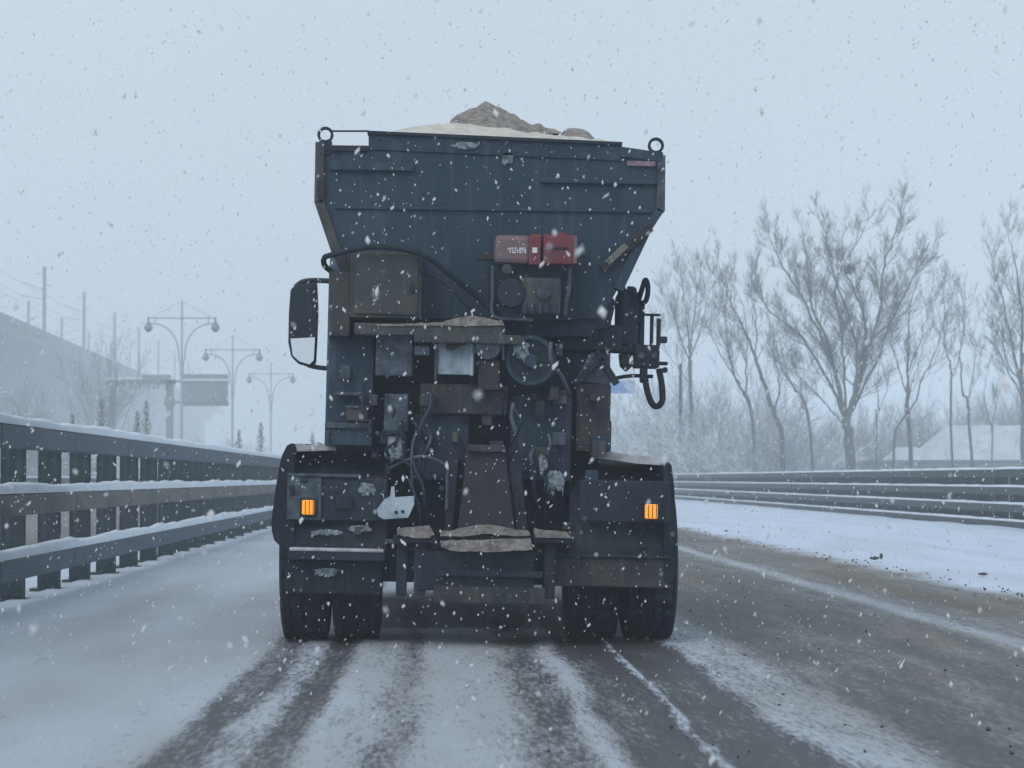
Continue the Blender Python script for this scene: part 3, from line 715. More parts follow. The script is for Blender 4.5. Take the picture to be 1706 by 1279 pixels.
# --- cab, mirrors
cl, crr = T(545, 600, 20.0).x, T(1016, 600, 20.0).x
cabp = [(19.9, 0.75), (19.9, 2.62), (20.1, 2.78), (21.6, 2.74), (22.05, 1.75), (22.1, 0.55), (21.3, 0.5), (21.2, 0.75)]
cb = MB().prism_x(cabp, cl, crr).build('cab', M_DARK, truck, M=TM, bevel=0.04)
MB().box((cl+0.3, 19.885, 1.75), (crr-0.3, 19.9, 2.4)).build('rear_window', M_WIN, cb, M=TM)
MB().box((cl+0.0, 22.08, 0.45), (crr, 22.2, 0.75)).build('bumper', M_BLACK, cb, M=TM)
tb('wing_board', 546, 600, 620, 745, 19.6, 0.25, M_BLACK, cb)
tb('air_tank', 958, 640, 1016, 752, 18.5, 1.2, M_BLACK)
tb('fuel_tank', 548, 700, 600, 790, 17.5, 1.2, M_STEEL)
for sx in (-1, 1):  # unseen boxes added to block side light under the truck
    MB().box((TX+sx*.62, 16.55, .34), (TX+sx*1.12, 19.85, .98)).build('side_box', M_BLACK, truck, M=TM, bevel=.03)
MB().box((TX-.55, 16.6, .42), (TX+.55, 19.9, .80)).build('underbody_shade_box', M_BLACK, truck, M=TM, bevel=.05)  # unseen box added to keep the ground below the truck dark
tb('front_wing', 1000, 700, 1018, 790, 19.9, 1.0, M_BLACK, cb)
mir = tpoly('mirror', [(484,482),(492,474),(528,470),(530,520),(528,570),(526,604),(518,611),(497,606),(485,594),(480,570),(481,520)], 21.0, 0.10, M_BLACK, bevel=0.012)
def mirror_pane(pts, Y0, yaw):
    q = [T(x, y, Y0) for x, y in pts]; xm = max(v.x for v in q); dy = math.tan(math.radians(yaw))
    vs = [(v.x, Y0-0.004-dy*(xm-v.x)*-1-dy*0.26, v.z) for v in q] + [(v.x, Y0+0.02, v.z) for v in q]; n = len(q)
    fs = [tuple(range(n)), tuple(range(2*n-1, n-1, -1))] + [((i+1) % n, i, i+n, (i+1) % n+n) for i in range(n)]
    return MB().add(vs, fs).build('mirror_glass', M_MIRROR, mir, M=TM)
mirror_pane([(487,484),(484,520),(484,558),(525,556),(526,520),(524,478)], 20.985, 0 if False else -24)
mirror_pane([(484,564),(488,592),(499,602),(516,607),(523,600),(525,562)], 20.985, 5)
those('mirror_arm', [(492,478,21.05),(505,469,21.05),(525,467,21.05),(550,468,21.05)], 0.022, M_BLACK, mir)
those('mirror_arm', [(500,600,21.05),(520,610,21.05),(550,614,21.05)], 0.020, M_BLACK, mir)
# --- equipment on the right-hand side: silencer, valve block, hose loops
sil = tb('silencer', 1029, 484, 1067, 580, 15.6, 0.3, M_DARK, bevel=0.03)
tb('silencer_cap', 1033, 476, 1062, 490, 15.62, 0.26, M_BLACK, sil, 0.03)
tb('mount_strip', 1066, 500, 1074, 575, 15.6, 0.05, M_BLACK, sil)
those('hose_loop', [(1064,500,15.55),(1070,480,15.5),(1075,466,15.5),(1079,474,15.5),(1079,490,15.5),(1075,502,15.5),(1067,506,15.55)], 0.016, M_RUBBER)
vb = tb('valve_block', 1058, 574, 1099, 612, 15.5, 0.2, M_BLACK)
tb('valve_arm', 1020, 577, 1060, 588, 15.55, 0.08, M_BLACK, vb)
tb('valve_arm', 1096, 560, 1112, 571, 15.5, 0.06, M_BLACK, vb)
tb('valve_arm', 1096, 602, 1113, 608, 15.5, 0.06, M_BLACK, vb)
tb('valve_lever', 1083, 522, 1089, 576, 15.5, 0.03, M_BLACK, vb)
tb('valve_lever', 1094, 530, 1101, 576, 15.5, 0.03, M_BLACK, vb)
tb('valve_handle', 1072, 522, 1101, 526, 15.48, 0.03, M_BLACK, vb)
tcyl('valve_knob', 1108, 616, 5, 15.48, 0.04, M_BLACK, vb, 12)
tcyl('valve_port', 1068, 592, 6, 15.48, 0.03, M_STEEL, vb, 12)
tcyl('valve_port', 1090, 592, 5, 15.48, 0.03, M_STEEL, vb, 12)
tb('coupling', 1067, 612, 1079, 637, 15.5, 0.08, M_BLACK, vb)
those('hose_loop', [(1075,630,15.5),(1078,650,15.48),(1085,670,15.47),(1094,677,15.47),(1103,668,15.47),(1103,645,15.47),(1098,615,15.5)], 0.020, M_RUBBER)
those('pipe', [(1015,632,15.6),(1050,626,15.6),(1088,627,15.6)], 0.012, M_BLACK)
tpoly('tank_bottom', [(1034,588),(1058,584),(1056,608),(1046,617),(1036,608)], 15.6, 0.2, M_STEEL)
tpoly('gusset', [(958,636),(982,590),(996,584),(1000,598),(966,634)], 15.3, 0.02, M_STEEL)
tpoly('gusset', [(970,634),(1004,602),(1018,636),(1016,640)], 15.3, 0.02, M_STEEL)
tbar('gusset_bar', (955,640), (1006,596), 0.03, 15.27, 0.03, M_BLACK)
tbar('gusset_bar', (994,584), (1028,640), 0.04, 15.27, 0.04, M_BLACK)
tpoly('support_bracket', [(985,520),(1022,496),(1026,505),(1016,545),(995,548)], 15.4, 0.06, M_DARK)
tb('support_beam', 930, 540, 1036, 584, 15.45, 0.25, M_BLACK)

# ------------------------------------------------------------------ trees
def branch(rg, tr, cw, p, d, Ln, r, lvl, levels, dens, up):
    n = (7, 6, 5, 4, 3)[min(lvl, 4)]; pts = [p]; rs = [r]; dd = d.normalized()
    for i in range(n):
        w = 0.10 if lvl == 0 else 0.15
        dd = (dd + Vector((rg.gauss(0, w), rg.gauss(0, w), rg.gauss(0, w*0.6))) + Vector((0, 0, up*(0.5 if lvl else 0.1)))).normalized()
        pts.append(pts[-1]+dd*(Ln/n)); rs.append(max(0.005, r*(1-0.72*(i+1)/n)))
    (tr if lvl <= 1 else cw).tube(pts, rs, (7, 6, 4, 3, 3)[min(lvl, 4)], caps=False)
    if lvl >= levels: return
    nc = int(((0, 6, 6, 5)[lvl] if lvl < 4 else 3)*dens+rg.random()*1.5)
    sprout(rg, tr, cw, pts, rs, nc, Ln, lvl, levels, dens, up)
    if lvl >= 1: branch(rg, tr, cw, pts[-1], dd, Ln*0.5, rs[-1], lvl+1, levels, dens, up)
def sprout(rg, tr, cw, pts, rs, nc, Ln, lvl, levels, dens, up, t0=0.22):
    n = len(pts)-1
    for c in range(nc):
        t = rg.uniform(t0, 0.98); k = min(int(t*n), n-1); q = pts[k].lerp(pts[k+1], t*n-k)
        ax = (pts[k+1]-pts[k]).normalized()
        perp = ax.orthogonal().normalized(); perp.rotate(Matrix.Rotation(rg.uniform(0, 2*math.pi), 3, ax))
        a = math.radians(rg.uniform(20, 46)); cd = ax*math.cos(a)+perp*math.sin(a)
        branch(rg, tr, cw, q, cd, Ln*rg.uniform(0.42, 0.68)*(1.1-0.4*t), max(0.006, rs[k]*rg.uniform(0.32, 0.50)), lvl+1, levels, dens, up)
def grow_tree(seed, height, spread, nl, trunk_frac, r0, lean=(0, 0), levels=4, dens=1.0, up=0.25, stems=None):
    """returns (trunk MB, crown MB): one tapering trunk, limbs and ever finer twigs"""
    rg = random.Random(seed); tr, cw = MB(), MB()
    d0 = Vector((lean[0], lean[1], 1)).normalized(); th = height*trunk_frac
    if stems:
        for k in range(stems):
            a = rg.uniform(0, 6.28); branch(rg, tr, cw, Vector((math.cos(a)*.1, math.sin(a)*.1, 0)), Vector((math.cos(a)*spread, math.sin(a)*spread, 1)), height*rg.uniform(.5, .75), r0, 1, levels, dens, up)
        return tr, cw
    pts = [Vector((0, 0, 0))]; rs = [r0*1.35]; dd = d0
    for i in range(7):
        dd = (dd+Vector((rg.gauss(0, .03), rg.gauss(0, .03), 0))).normalized()
        pts.append(pts[-1]+dd*th/7); rs.append(r0*(1-0.35*(i+1)/7))
    tr.tube(pts, rs, 9, caps=False)
    for k in range(nl):
        a = 2*math.pi*k/nl+rg.uniform(-.4, .4); q_ = spread*rg.uniform(.35, 1.05)
        i = rg.choice((4, 5, 6, 7, 7)); q = pts[i]
        branch(rg, tr, cw, q, Vector((math.cos(a)*q_, math.sin(a)*q_, 1))+Vector((lean[0], lean[1], 0))*.6, (height-q.z)*rg.uniform(.55, .72), rs[i]*rg.uniform(.42, .6), 1, levels, dens, up)
    branch(rg, tr, cw, pts[-1], dd, (height-th)*.62, rs[-1]*.7, 1, levels, dens, up)
    return tr, cw
def limb_tree(Y, limbs, seed, label, nsub=9, Ls=3.4, dens=.8, up=.3, depth=1.0):
    """a tree whose trunk and main limbs follow given curves; twigs are grown on them"""
    px0 = limbs[0][0][0][0]; Y = max(Y, 13.4*F/(px0-VPX)); b = Vector(gpt(px0, Y)); rg = random.Random(seed); tr, cw = MB(), MB()
    for li, (pl, ra, rb) in enumerate(limbs):
        slope = 0 if li == 0 else rg.uniform(-1, 1)*depth
        pts = []
        for x, y in pl:
            w = P(x, y, Y)-b
            if not pts: z0 = w.z
            pts.append(Vector((w.x, slope*(w.z-z0)*.4, w.z)))
        if li == 0: pts[0].z = -.3
        pts = smooth_path(pts, 5); n = len(pts); rs = [(ra+(rb-ra)*(k/(n-1))**.8)*.60 for k in range(n)]
        pts = [p+Vector((rg.gauss(0, .03), rg.gauss(0, .03), 0)) if 0 < k else p for k, p in enumerate(pts)]
        tr.tube(pts, rs, 8 if li == 0 else 6, caps=False)
        if li or len(limbs) == 1:
            Lt = sum((pts[k+1]-pts[k]).length for k in range(n-1))
            sprout(rg, tr, cw, pts, rs, int(nsub*Lt/6)+2, Ls, 1, 4, dens, up, .15)
            branch(rg, tr, cw, pts[-1], pts[-1]-pts[-3], Ls*.5, rs[-1], 2, 4, dens, up)
    return tree('bare_tree', b, (tr, cw), label, group=TG)
def fit(tc_, height, half):
    v = np.array(tc_[0].v+tc_[1].v); kz = height/np.percentile(v[:,2], 99.9); kx = half/np.percentile(np.abs(v[:,0]-np.median(v[:,0])), 98) if half else kz
    for m_ in tc_: m_.v = [(x*kx, y*kx, z*kz) for x, y, z in m_.v]
    return tc_
def tree(name, loc, tc_, label, cat='tree', group=None, mt=None, mc=None):
    r = empty(name, loc, label, cat, group)
    tc_[0].build('trunk', mt or M_BARK, r, smooth=True); tc_[1].build('crown', mc or M_TWIG, r)
    return r
def gpt(px, Y, dz=0.0):
    if px > VPX: Y = max(Y, 13.4*F/(px-VPX))
    p = P(px, VPY, Y); return (p.x, Y, terr(p.x, Y)-0.05+dz)
TG = 'bare trees beyond the right guard rail'
big = limb_tree(110, [([(1419,772),(1414,735),(1411,712),(1408,690)],.42,.26),
  ([(1406,697),(1382,634),(1340,562),(1287,517),(1268,471)],.13,.03),([(1407,693),(1397,642),(1374,585),(1336,502),(1302,449),(1280,405)],.17,.03),
  ([(1407,690),(1386,577),(1363,517),(1357,479),(1352,400)],.16,.03),([(1412,690),(1423,650),(1427,593),(1416,532),(1397,483),(1382,434),(1373,385)],.16,.03),
  ([(1412,692),(1432,640),(1446,562),(1439,502),(1418,456),(1412,400)],.17,.03),([(1442,590),(1461,525),(1463,464),(1473,415),(1490,362)],.12,.03),
  ([(1413,697),(1439,625),(1450,572),(1488,532),(1518,471),(1546,428)],.14,.03),([(1414,700),(1441,642),(1473,585),(1497,510),(1507,470)],.11,.03),
  ([(1404,705),(1370,668),(1330,628),(1306,612)],.06,.02),([(1410,690),(1403,600),(1400,540),(1392,470),(1440,380)],.10,.03)],
  3, 'largest bare tree with fanning limbs and a bird nest behind the right guard rail', nsub=16, Ls=2.5, dens=1.1, up=.22)
limb_tree(106, [([(1308,772),(1302,729),(1287,683),(1268,628)],.19,.14),([(1268,628),(1253,585),(1234,540),(1213,502),(1196,455)],.13,.03),([(1290,690),(1299,634),(1288,593),(1290,555)],.07,.02),([(1258,600),(1262,540),(1252,480)],.06,.02)], 22,
  'slim bare tree leaning left with a long curved trunk beside the largest tree', nsub=8, Ls=2.5, dens=.95)
limb_tree(112, [([(1262,772),(1254,702),(1239,653)],.15,.11),([(1239,653),(1223,619),(1214,560),(1210,510),(1204,470)],.10,.02),([(1246,672),(1242,620),(1246,560),(1236,500)],.08,.02),([(1234,640),(1206,600),(1186,560)],.06,.02)], 23,
  'forked bare tree leaning left among the snowy shrubs', nsub=8, Ls=2.5, dens=.95)
limb_tree(108, [([(1363,772),(1345,691),(1324,648)],.11,.08),([(1324,648),(1302,612),(1290,580)],.07,.02),([(1340,682),(1334,640),(1322,600)],.05,.02)], 24,
  'short thin bare tree leaning left just before the largest tree', nsub=7, Ls=2.2, dens=.7)
limb_tree(118, [([(1151,772),(1151,699),(1149,600)],.22,.16),([(1149,620),(1149,566),(1143,500),(1140,450)],.13,.02),([(1150,610),(1128,550),(1110,490)],.08,.02),([(1149,600),(1168,540),(1180,480)],.08,.02),([(1150,640),(1118,600),(1096,560)],.05,.02),([(1149,590),(1156,520),(1162,460)],.08,.02)], 21,
  'upright bare tree with a dense brush crown beside the thin dark pole', nsub=12, Ls=2.6, dens=.95)
limb_tree(112, [([(1522,772),(1513,699),(1512,640)],.19,.13),([(1512,650),(1511,608),(1512,532),(1520,480)],.11,.02),([(1513,700),(1530,640),(1552,590),(1570,520)],.08,.02),([(1512,660),(1496,600),(1490,560)],.06,.02),([(1512,620),(1532,560),(1545,500)],.06,.02)], 25,
  'bare tree with a forked trunk standing by the low snowy roof', nsub=9, Ls=2.8, dens=.8)
limb_tree(112, [([(1484,772),(1490,740),(1509,690)],.12,.08),([(1509,690),(1516,640),(1530,600)],.06,.02)], 26, 'thin bare tree leaning right against the forked trunk', nsub=6, Ls=2.2, dens=.7)
limb_tree(115, [([(1586,772),(1584,661),(1582,600)],.11,.07),([(1582,610),(1578,560),(1582,490)],.06,.015),([(1583,640),(1598,580),(1602,520)],.05,.015)], 27, 'straight narrow bare tree before the edge of the snowy roof', nsub=8, Ls=2.2, dens=.75)
limb_tree(108, [([(1628,772),(1616,705),(1604,655)],.13,.08),([(1604,655),(1600,600),(1606,540),(1602,490)],.07,.015),([(1610,680),(1624,620),(1628,560)],.05,.015)], 28, 'slender bare tree leaning left across the snowy roof', nsub=8, Ls=2.2, dens=.75)
limb_tree(104, [([(1712,772),(1706,690),(1700,620)],.26,.18),([(1702,650),(1682,560),(1668,500),(1650,440)],.12,.02),([(1701,630),(1705,540),(1698,450),(1690,400)],.13,.02),([(1703,660),(1672,610),(1648,560)],.07,.02),([(1700,620),(1722,540),(1740,440)],.12,.02),([(1704,640),(1680,600),(1676,520)],.07,.02)], 29, 'tall bare tree with upswept limbs in front of the snowy roof', nsub=12, Ls=2.5, dens=.95)
limb_tree(114, [([(1660,772),(1652,730),(1646,700)],.07,.05),([(1646,700),(1640,660),(1644,620)],.04,.015),([(1650,720),(1662,680),(1668,640)],.04,.015)], 30, 'low forked sapling standing before the snowy roof', nsub=7, Ls=1.6, dens=.7)
limb_tree(122, [([(1462,772),(1460,720),(1464,680)],.08,.06),([(1464,680),(1460,630),(1466,580)],.05,.015),([(1461,700),(1474,650),(1478,610)],.04,.015)], 31, 'small bare sapling close behind the largest tree', nsub=7, Ls=1.8, dens=.7)
# bird nest in the fork of the largest tree
nb = MB(); rgn = random.Random(4)
for i in range(160):
    c = Vector((rgn.gauss(0, .10), rgn.gauss(0, .10), rgn.gauss(0, .09))); d = Vector((rgn.gauss(0,1), rgn.gauss(0,1), rgn.gauss(0,.5))).normalized()*.16
    nb.tube([c-d, c+d], .011, 3, caps=False)
o = nb.build('bird_nest', M_BARK); o.location = P(1415, 449, 109.5); tag(o, 'dark round twig nest high in the largest bare tree', 'nest')

# snowy shrubs in front of and between the trees
SG = 'snow-covered shrubs behind the right guard rail'
shrub_src = []
for k in range(4):
    t = fit(grow_tree(60+k, 3.6, .75, 0, .2, .04, stems=9, dens=.95, levels=4, up=.12), 4.2, 1.9)
    r = empty('snowy_shrub', (0, 0, 0), 'snow-covered leafless shrub in the thicket behind the right guard rail', 'shrub', SG)
    t[0].build('stems', M_FROST, r); t[1].build('twigs', M_FROST, r); shrub_src.append(r)
used = set()
for i, (px, Y, s) in enumerate([(1098,195,2.2),(1120,146,1.8),(1150,140,1.5),(1185,132,1.7),(1215,125,1.5),(1240,122,1.8),(1275,112,1.3),(1300,122,1.7),(1340,116,1.15),(1380,124,1.35),(1440,126,1.3),(1475,128,1.2),(1075,205,2.6),(1140,160,2.3),(1200,150,2.4),(1660,132,1.3),(1560,140,1.2),(1050,215,2.8),(1105,190,2.6),(1270,140,1.9),(1350,138,1.4),(1420,112,.8)]):
    k = i % 4
    if k in used: r = copy_tree(shrub_src[k])
    else: r = shrub_src[k]; used.add(k)
    r.location = gpt(px, Y); r.scale = (s, s, s*rng.uniform(.9, 1.15)); r.rotation_euler = (0, 0, rng.uniform(0, 6.28))

# far trees that fade into the falling snow
FG = 'far bare trees fading into the snow'
far_src = []
for k in range(3):
    t = fit(grow_tree(80+k, 9, .5, 7, .3, .16, dens=.85, levels=4), 10.0, None)
    far_src.append(tree('far_tree', (0, 0, 0), t, 'far bare tree fading into the snowy haze', group=FG))
far_pos = [(1120,240),(1200,270),(1290,250),(1370,280),(1450,260),(1530,290),(1640,215),(1690,205),(1720,200),(1080,260),(1665,230),(1240,300),(1340,190),(1385,205),(1430,185),(1475,200),(1505,215),(1550,190),(1600,200),(1630,240),(1700,185),(1360,230),(1445,235),(1580,230),(1530,205),(1310,200),
           (20,230),(60,260),(110,240),(150,270),(200,290),(250,300),(300,310),(345,300),(390,320),(425,330),(460,340),(500,350),(540,360),(90,215),(30,205),(25,150),(70,168),(118,160),(142,186),(10,172),(350,360),(410,380),(480,400),(580,380),(620,400)]
for i, (px, Y) in enumerate(far_pos):
    r = far_src[i] if i < 3 else copy_tree(far_src[i % 3])
    p = P(px, VPY, Y); r.location = (p.x, Y, terr(p.x, Y)-.05); s = rng.uniform(.6, 1.0) if px < 800 else (rng.uniform(1.0, 1.25) if px > 1625 else rng.uniform(.9, 1.15))
    r.scale = (s*1.25, s*1.25, s); r.rotation_euler = (0, 0, rng.uniform(0, 6.28))
b = gpt(176, 175); tree('bare_tree', b, fit(grow_tree(44, 12, .4, 7, .35, .15, dens=.8), P(176, 540, 175).z-b[2], None), 'lone bare tree beside the viaduct behind the sign gantry', group='bare trees left of the opposite carriageway')

# small conifers behind the left guard rail
def conifer(seed, h, w):
    rg = random.Random(seed); tr = MB().tube([(0,0,0),(0,0,h*.5),(0,0,h*.97)], [.08*h/4,.05*h/4,.01], 6); cw = MB()
    for i in range(900):
        t = rg.random()**.8; z = h*(.08+.92*t); R = w*(1-t)**.85*(.75+.35*math.sin(z*9+seed)); a = rg.uniform(0, 6.28); q = R*math.sqrt(rg.random())
        c = Vector((q*math.cos(a), q*math.sin(a), z)); s = .13*(1.1-.5*t)
        d = Vector((math.cos(a), math.sin(a), rg.uniform(-.5, .3)))*s; n = Vector((-math.sin(a), math.cos(a), rg.uniform(-.6, .6)))*s*.5
        cw.add([c-n, c+n, c+d*1.4+Vector((0,0,rg.uniform(-.05,.05)))], [(0,1,2)])
    return tr, cw
CG = 'small conifers left of the opposite carriageway'
for i, (px, ty_, Y, w, lab) in enumerate([(168,662,120,.75,'dark narrow conifer left of the sign gantry post'),(228,684,126,.7,'low dark conifer under the gantry beam'),(243,668,124,.85,'taller dark conifer under the gantry beam'),(434,704,150,.8,'faint conifer standing alone right of the sign panel'),(398,716,160,.8,'faint low conifer below the sign panel'),(120,690,115,.7,'small conifer at the foot of the viaduct slope'),(520,722,170,.9,'faint conifer close beside the truck mirror')]):
    b = gpt(px, Y); t = conifer(i+1, P(px, ty_, Y).z-b[2], w)
    tree('conifer', b, t, lab, group=CG, mc=M_CONIFER)

# ------------------------------------------------------------------ viaduct with catenary poles
def via_x(Y): return -38.7-0.0354*Y
def via_z(Y): return 18.6+0.0064*(Y-328)
via = empty('railway_viaduct', (via_x(300)-5.5, 300, -3), 'long grey concrete railway viaduct rising to the left in the haze', 'viaduct')
VI = Matrix.Translation((-(via_x(300)-5.5), -300, 3))
def via_box(name, off0, off1, z0, z1, Y0, Y1, mat):
    vs = []
    for Y in (Y0, Y1):
        for o_, z_ in ((off0, z0), (off1, z0), (off1, z1), (off0, z1)): vs.append((via_x(Y)+o_, Y, via_z(Y)+z_))
    return MB().add(vs, [(3,2,1,0),(4,5,6,7),(0,1,5,4),(1,2,6,5),(2,3,7,6),(3,0,4,7)]).build(name, mat, via, M=VI)
Yv = 150.0; i = 0
while Yv < 760:
    g1 = via_box('girder', -8.5, -3.2, -2.6, -0.35, Yv, Yv+31.8, M_CONC)
    via_box('deck', -11.6, 0.2, -0.35, 0.0, Yv, Yv+31.9, M_CONC)
    via_box('parapet', 0.0, 0.25, 0.0, 1.1, Yv, Yv+31.9, M_CONC)
    for q in range(8): via_box('parapet_rib', 0.25, 0.42, -0.1, 1.15, Yv+q*4+1.8, Yv+q*4+2.2, M_CATPOLE)
    via_box('cable_trough', 0.0, 0.32, -0.9, -0.36, Yv, Yv+31.9, M_CATPOLE)
    via_box('parapet', -11.6, -11.35, 0.0, 1.1, Yv, Yv+31.9, M_CONC)
    MB().prism([(via_x(Yv)-7.8, -3.4), (via_x(Yv)-3.9, -3.4), (via_x(Yv)-3.9, via_z(Yv)-4.2), (via_x(Yv)-2.9, via_z(Yv)-2.6), (via_x(Yv)-8.8, via_z(Yv)-2.6), (via_x(Yv)-7.8, via_z(Yv)-4.2)], Yv-1.1, Yv+1.1).build('pier', M_CONC, via, M=VI)
    Yv += 32
def cat_pole(side):
    r = empty('catenary_pole', (0, 0, 0), 'grey catenary pole with cantilever arms on the near edge of the viaduct' if side > 0 else 'grey catenary pole on the far edge of the viaduct', 'pole', 'catenary poles on the near edge' if side > 0 else 'catenary poles on the far edge')
    MB().box((-.2, -.2, 0), (.2, .2, 9.6)).build('mast', M_CATPOLE, r)
    s = -side
    MB().tube([(0,0,6.6),(s*2.9,0,7.6)], .045, 6).add([], []).build('cantilever_arm', M_CATPOLE, r)
    MB().tube([(0,0,5.4),(s*2.9,0,5.9)], .045, 6).build('cantilever_arm', M_CATPOLE, r)
    MB().tube([(0,0,8.7),(s*1.2,0,8.7)], .05, 6).build('feeder_arm', M_CATPOLE, r)
    MB().tube([(0,0,7.3),(-s*1.0,0,7.1)], .05, 6).build('feeder_arm', M_CATPOLE, r)
    return r
src = {1: None, -1: None}
for side, ylist in ((1, [278+49.2*i for i in range(0, 9)]), (-1, [351, 397, 443, 489, 535, 581, 627])):
    for Yp in ylist:
        if src[side] is None: r = src[side] = cat_pole(side)
        else: r = copy_tree(src[side])
        r.location = (via_x(Yp)+(-0.25 if side > 0 else -11.0), Yp, via_z(Yp)-0.005)
for off, zo in ((-3.1, 7.5), (-3.1, 5.85), (-8.2, 7.5)):
    w = MB().tube([(via_x(Y)+off, Y, via_z(Y)+zo) for Y in (150, 278, 425, 573, 700)], .022, 4).build('overhead_wire', M_CATPOLE)
    tag(w, 'thin overhead contact wire running along the viaduct poles', 'wire', 'overhead wires above the viaduct')

# ------------------------------------------------------------------ street lamps
def street_lamp():
    r = empty('street_lamp', (0, 0, 0), '', 'street lamp', 'double-arm street lamps along the opposite carriageway')
    MB().lathe_z([(.18,0),(.18,1.1),(.11,1.25),(.085,8.0),(.13,8.05),(.13,9.0),(.07,9.1),(.055,12.6),(.02,12.7)], 0, 0, 0, 10).build('mast', M_LAMP, r)
    MB().tube([(-2.0,0,11.6),(2.0,0,11.6)], .045, 6).build('cross_bar', M_LAMP, r)
    MB().lathe_z([(.02,-.12),(.12,-.06),(.12,.06),(.02,.12)], 0, 0, 11.6, 10).build('boss', M_LAMP, r)
    for s in (-1, 1):
        pts = [(s*.17, 0, 9.0)] + [(s*(.2+1.5*(1-math.cos(t))), 0, 9.5+1.75*math.sin(t)) for t in np.linspace(0.05, math.pi/2, 9)] + [(s*2.0, 0, 11.28)]
        MB().tube(pts, .05, 6).build('curved_arm', M_LAMP, r)
        MB().tube([(0,0,12.6),(s*1.8,0,11.65)], .018, 4).build('stay_wire', M_LAMP, r)
        MB().tube([(s*1.6,0,11.25),(s*1.6,0,11.7)], .04, 6).build('clamp', M_LAMP, r)
        h = MB().lathe_z([(.02,.75),(.06,.7),(.07,.45),(.14,.35),(.26,.12),(.27,0.0),(.02,-.02)], s*2.02, 0, 10.93, 12).build('lamp_head', M_SIGNBACK, r)
        MB().lathe_z([(.02,-.16),(.16,-.10),(.2,0.0)], s*2.02, 0, 10.9, 12).build('lamp_globe', M_WIN, h)
    return r
lamp0 = street_lamp()
for i, (px, Y, lab) in enumerate([(303,154,'grey double-arm street lamp standing before the blank sign panel'),(384,192,'hazy double-arm street lamp just beyond the sign panel'),(453,236,'faint double-arm street lamp almost lost in the snow haze')]):
    r = lamp0 if i == 0 else copy_tree(lamp0)
    r.location = (-15.5, Y, -0.9); r['label'] = lab
# footing slabs so the lamps stand on the side slope
# ------------------------------------------------------------------ sign gantry
GY = 196.0
sg = empty('sign_gantry', gpt(235, GY), 'grey two-post road sign gantry with a blank panel seen from behind', 'sign gantry')
SGM = Matrix.Translation([-c for c in sg.location])
def sgb(name, px0, py0, px1, py1, Y0, dep, mat, parent=sg, zbot=None):
    a = P(px0, py0, Y0); b = P(px1, py1, Y0)
    return MB().box((a.x, Y0, b.z if zbot is None else zbot), (b.x, Y0+dep, a.z)).build(name, mat, parent, M=SGM)
gz = sg.location[2]
sgb('post', 183, 640, 192, 705, GY, .4, M_POLE, zbot=gz-.4); sgb('post', 277, 632, 288, 720, GY, .5, M_POLE, zbot=gz-.4)
sgb('post_base', 274, 662, 290, 676, GY-.05, .6, M_POLE)
sgb('beam', 178, 632, 292, 640, GY, .35, M_POLE); MB().box((P(178,631,GY).x, GY-.02, P(178,632,GY).z+.004), (P(290,631,GY).x, GY+.37, P(178,628.5,GY).z)).build('snow_cap', M_SNOW, sg, M=SGM)
sgb('post_head', 182, 624, 194, 632, GY, .4, M_POLE)
sgb('upper_box', 236, 624, 284, 631, GY-.1, .3, M_SIGNBACK)
for k in range(9): sgb('hanging_louvre', 216+k*7.4, 640.3, 221+k*7.4, 650-rng.random()*4, GY, .08, M_SIGNBACK)
sgb('panel_arm', 288, 633, 302, 637, GY, .2, M_POLE); sgb('panel_arm', 288, 668, 302, 672, GY, .2, M_POLE)
pn = sgb('sign_panel', 302, 623, 380, 676, GY-.1, .12, M_SIGNBACK)
for k in range(1, 6): sgb('panel_seam', 302+k*13, 625, 302.8+k*13, 675, GY-.115, .012, M_POLE, pn)
sgb('panel_frame', 301, 634, 381, 638, GY-.16, .06, M_POLE, pn); sgb('panel_frame', 301, 670, 381, 674, GY-.16, .06, M_POLE, pn)
sgb('snow_ledge', 301, 631, 381, 633.9, GY-.17, .07, M_SNOW, pn)

# blue road sign beyond the truck
BY = 185.0
bs = empty('road_sign', gpt(1038, BY), 'small blue rectangular road sign showing past the truck side', 'road sign')
BM = Matrix.Translation([-c for c in bs.location]); a = P(1008, 633, BY); b = P(1058, 655, BY)
MB().box((a.x, BY, b.z), (b.x, BY+.06, a.z)).build('sign_face', M_BLUE, bs, M=BM)
MB().tube([(P(1012,640,BY).x, BY+.15, bs.location[2]-.2), (P(1012,640,BY).x, BY+.15, a.z)], .09, 8).build('sign_post', M_POLE, bs, M=BM)
tp = empty('utility_pole', gpt(1134, 141), 'thin dark utility pole standing before the snowy shrubs', 'pole')
hh = P(1134, 606, 141).z-tp.location[2]
MB().lathe_z([(.12,-.2),(.12,1.0),(.10,hh*.6),(.09,hh),(.01,hh+.03)], 0, 0, 0, 10).build('shaft', M_BLACK, tp)
MB().box((-.09, -.09, 0), (.09, .09, .35)).build('foot', M_BLACK, tp)
rs_ = empty('red_board', gpt(1276, 135), 'small dull red board low among the snowy shrubs', 'board')
z_ = P(1276, 757, 135).z-rs_.location[2]
MB().box((-.45, -.02, z_-.35), (.45, .02, z_)).build('face', M_REDCLOTH, rs_)
MB().box((-.4, .02, -.2), (-.33, .07, z_-.05)).build('post', M_POLE, rs_); MB().box((.33, .02, -.2), (.4, .07, z_-.05)).build('post', M_POLE, rs_)

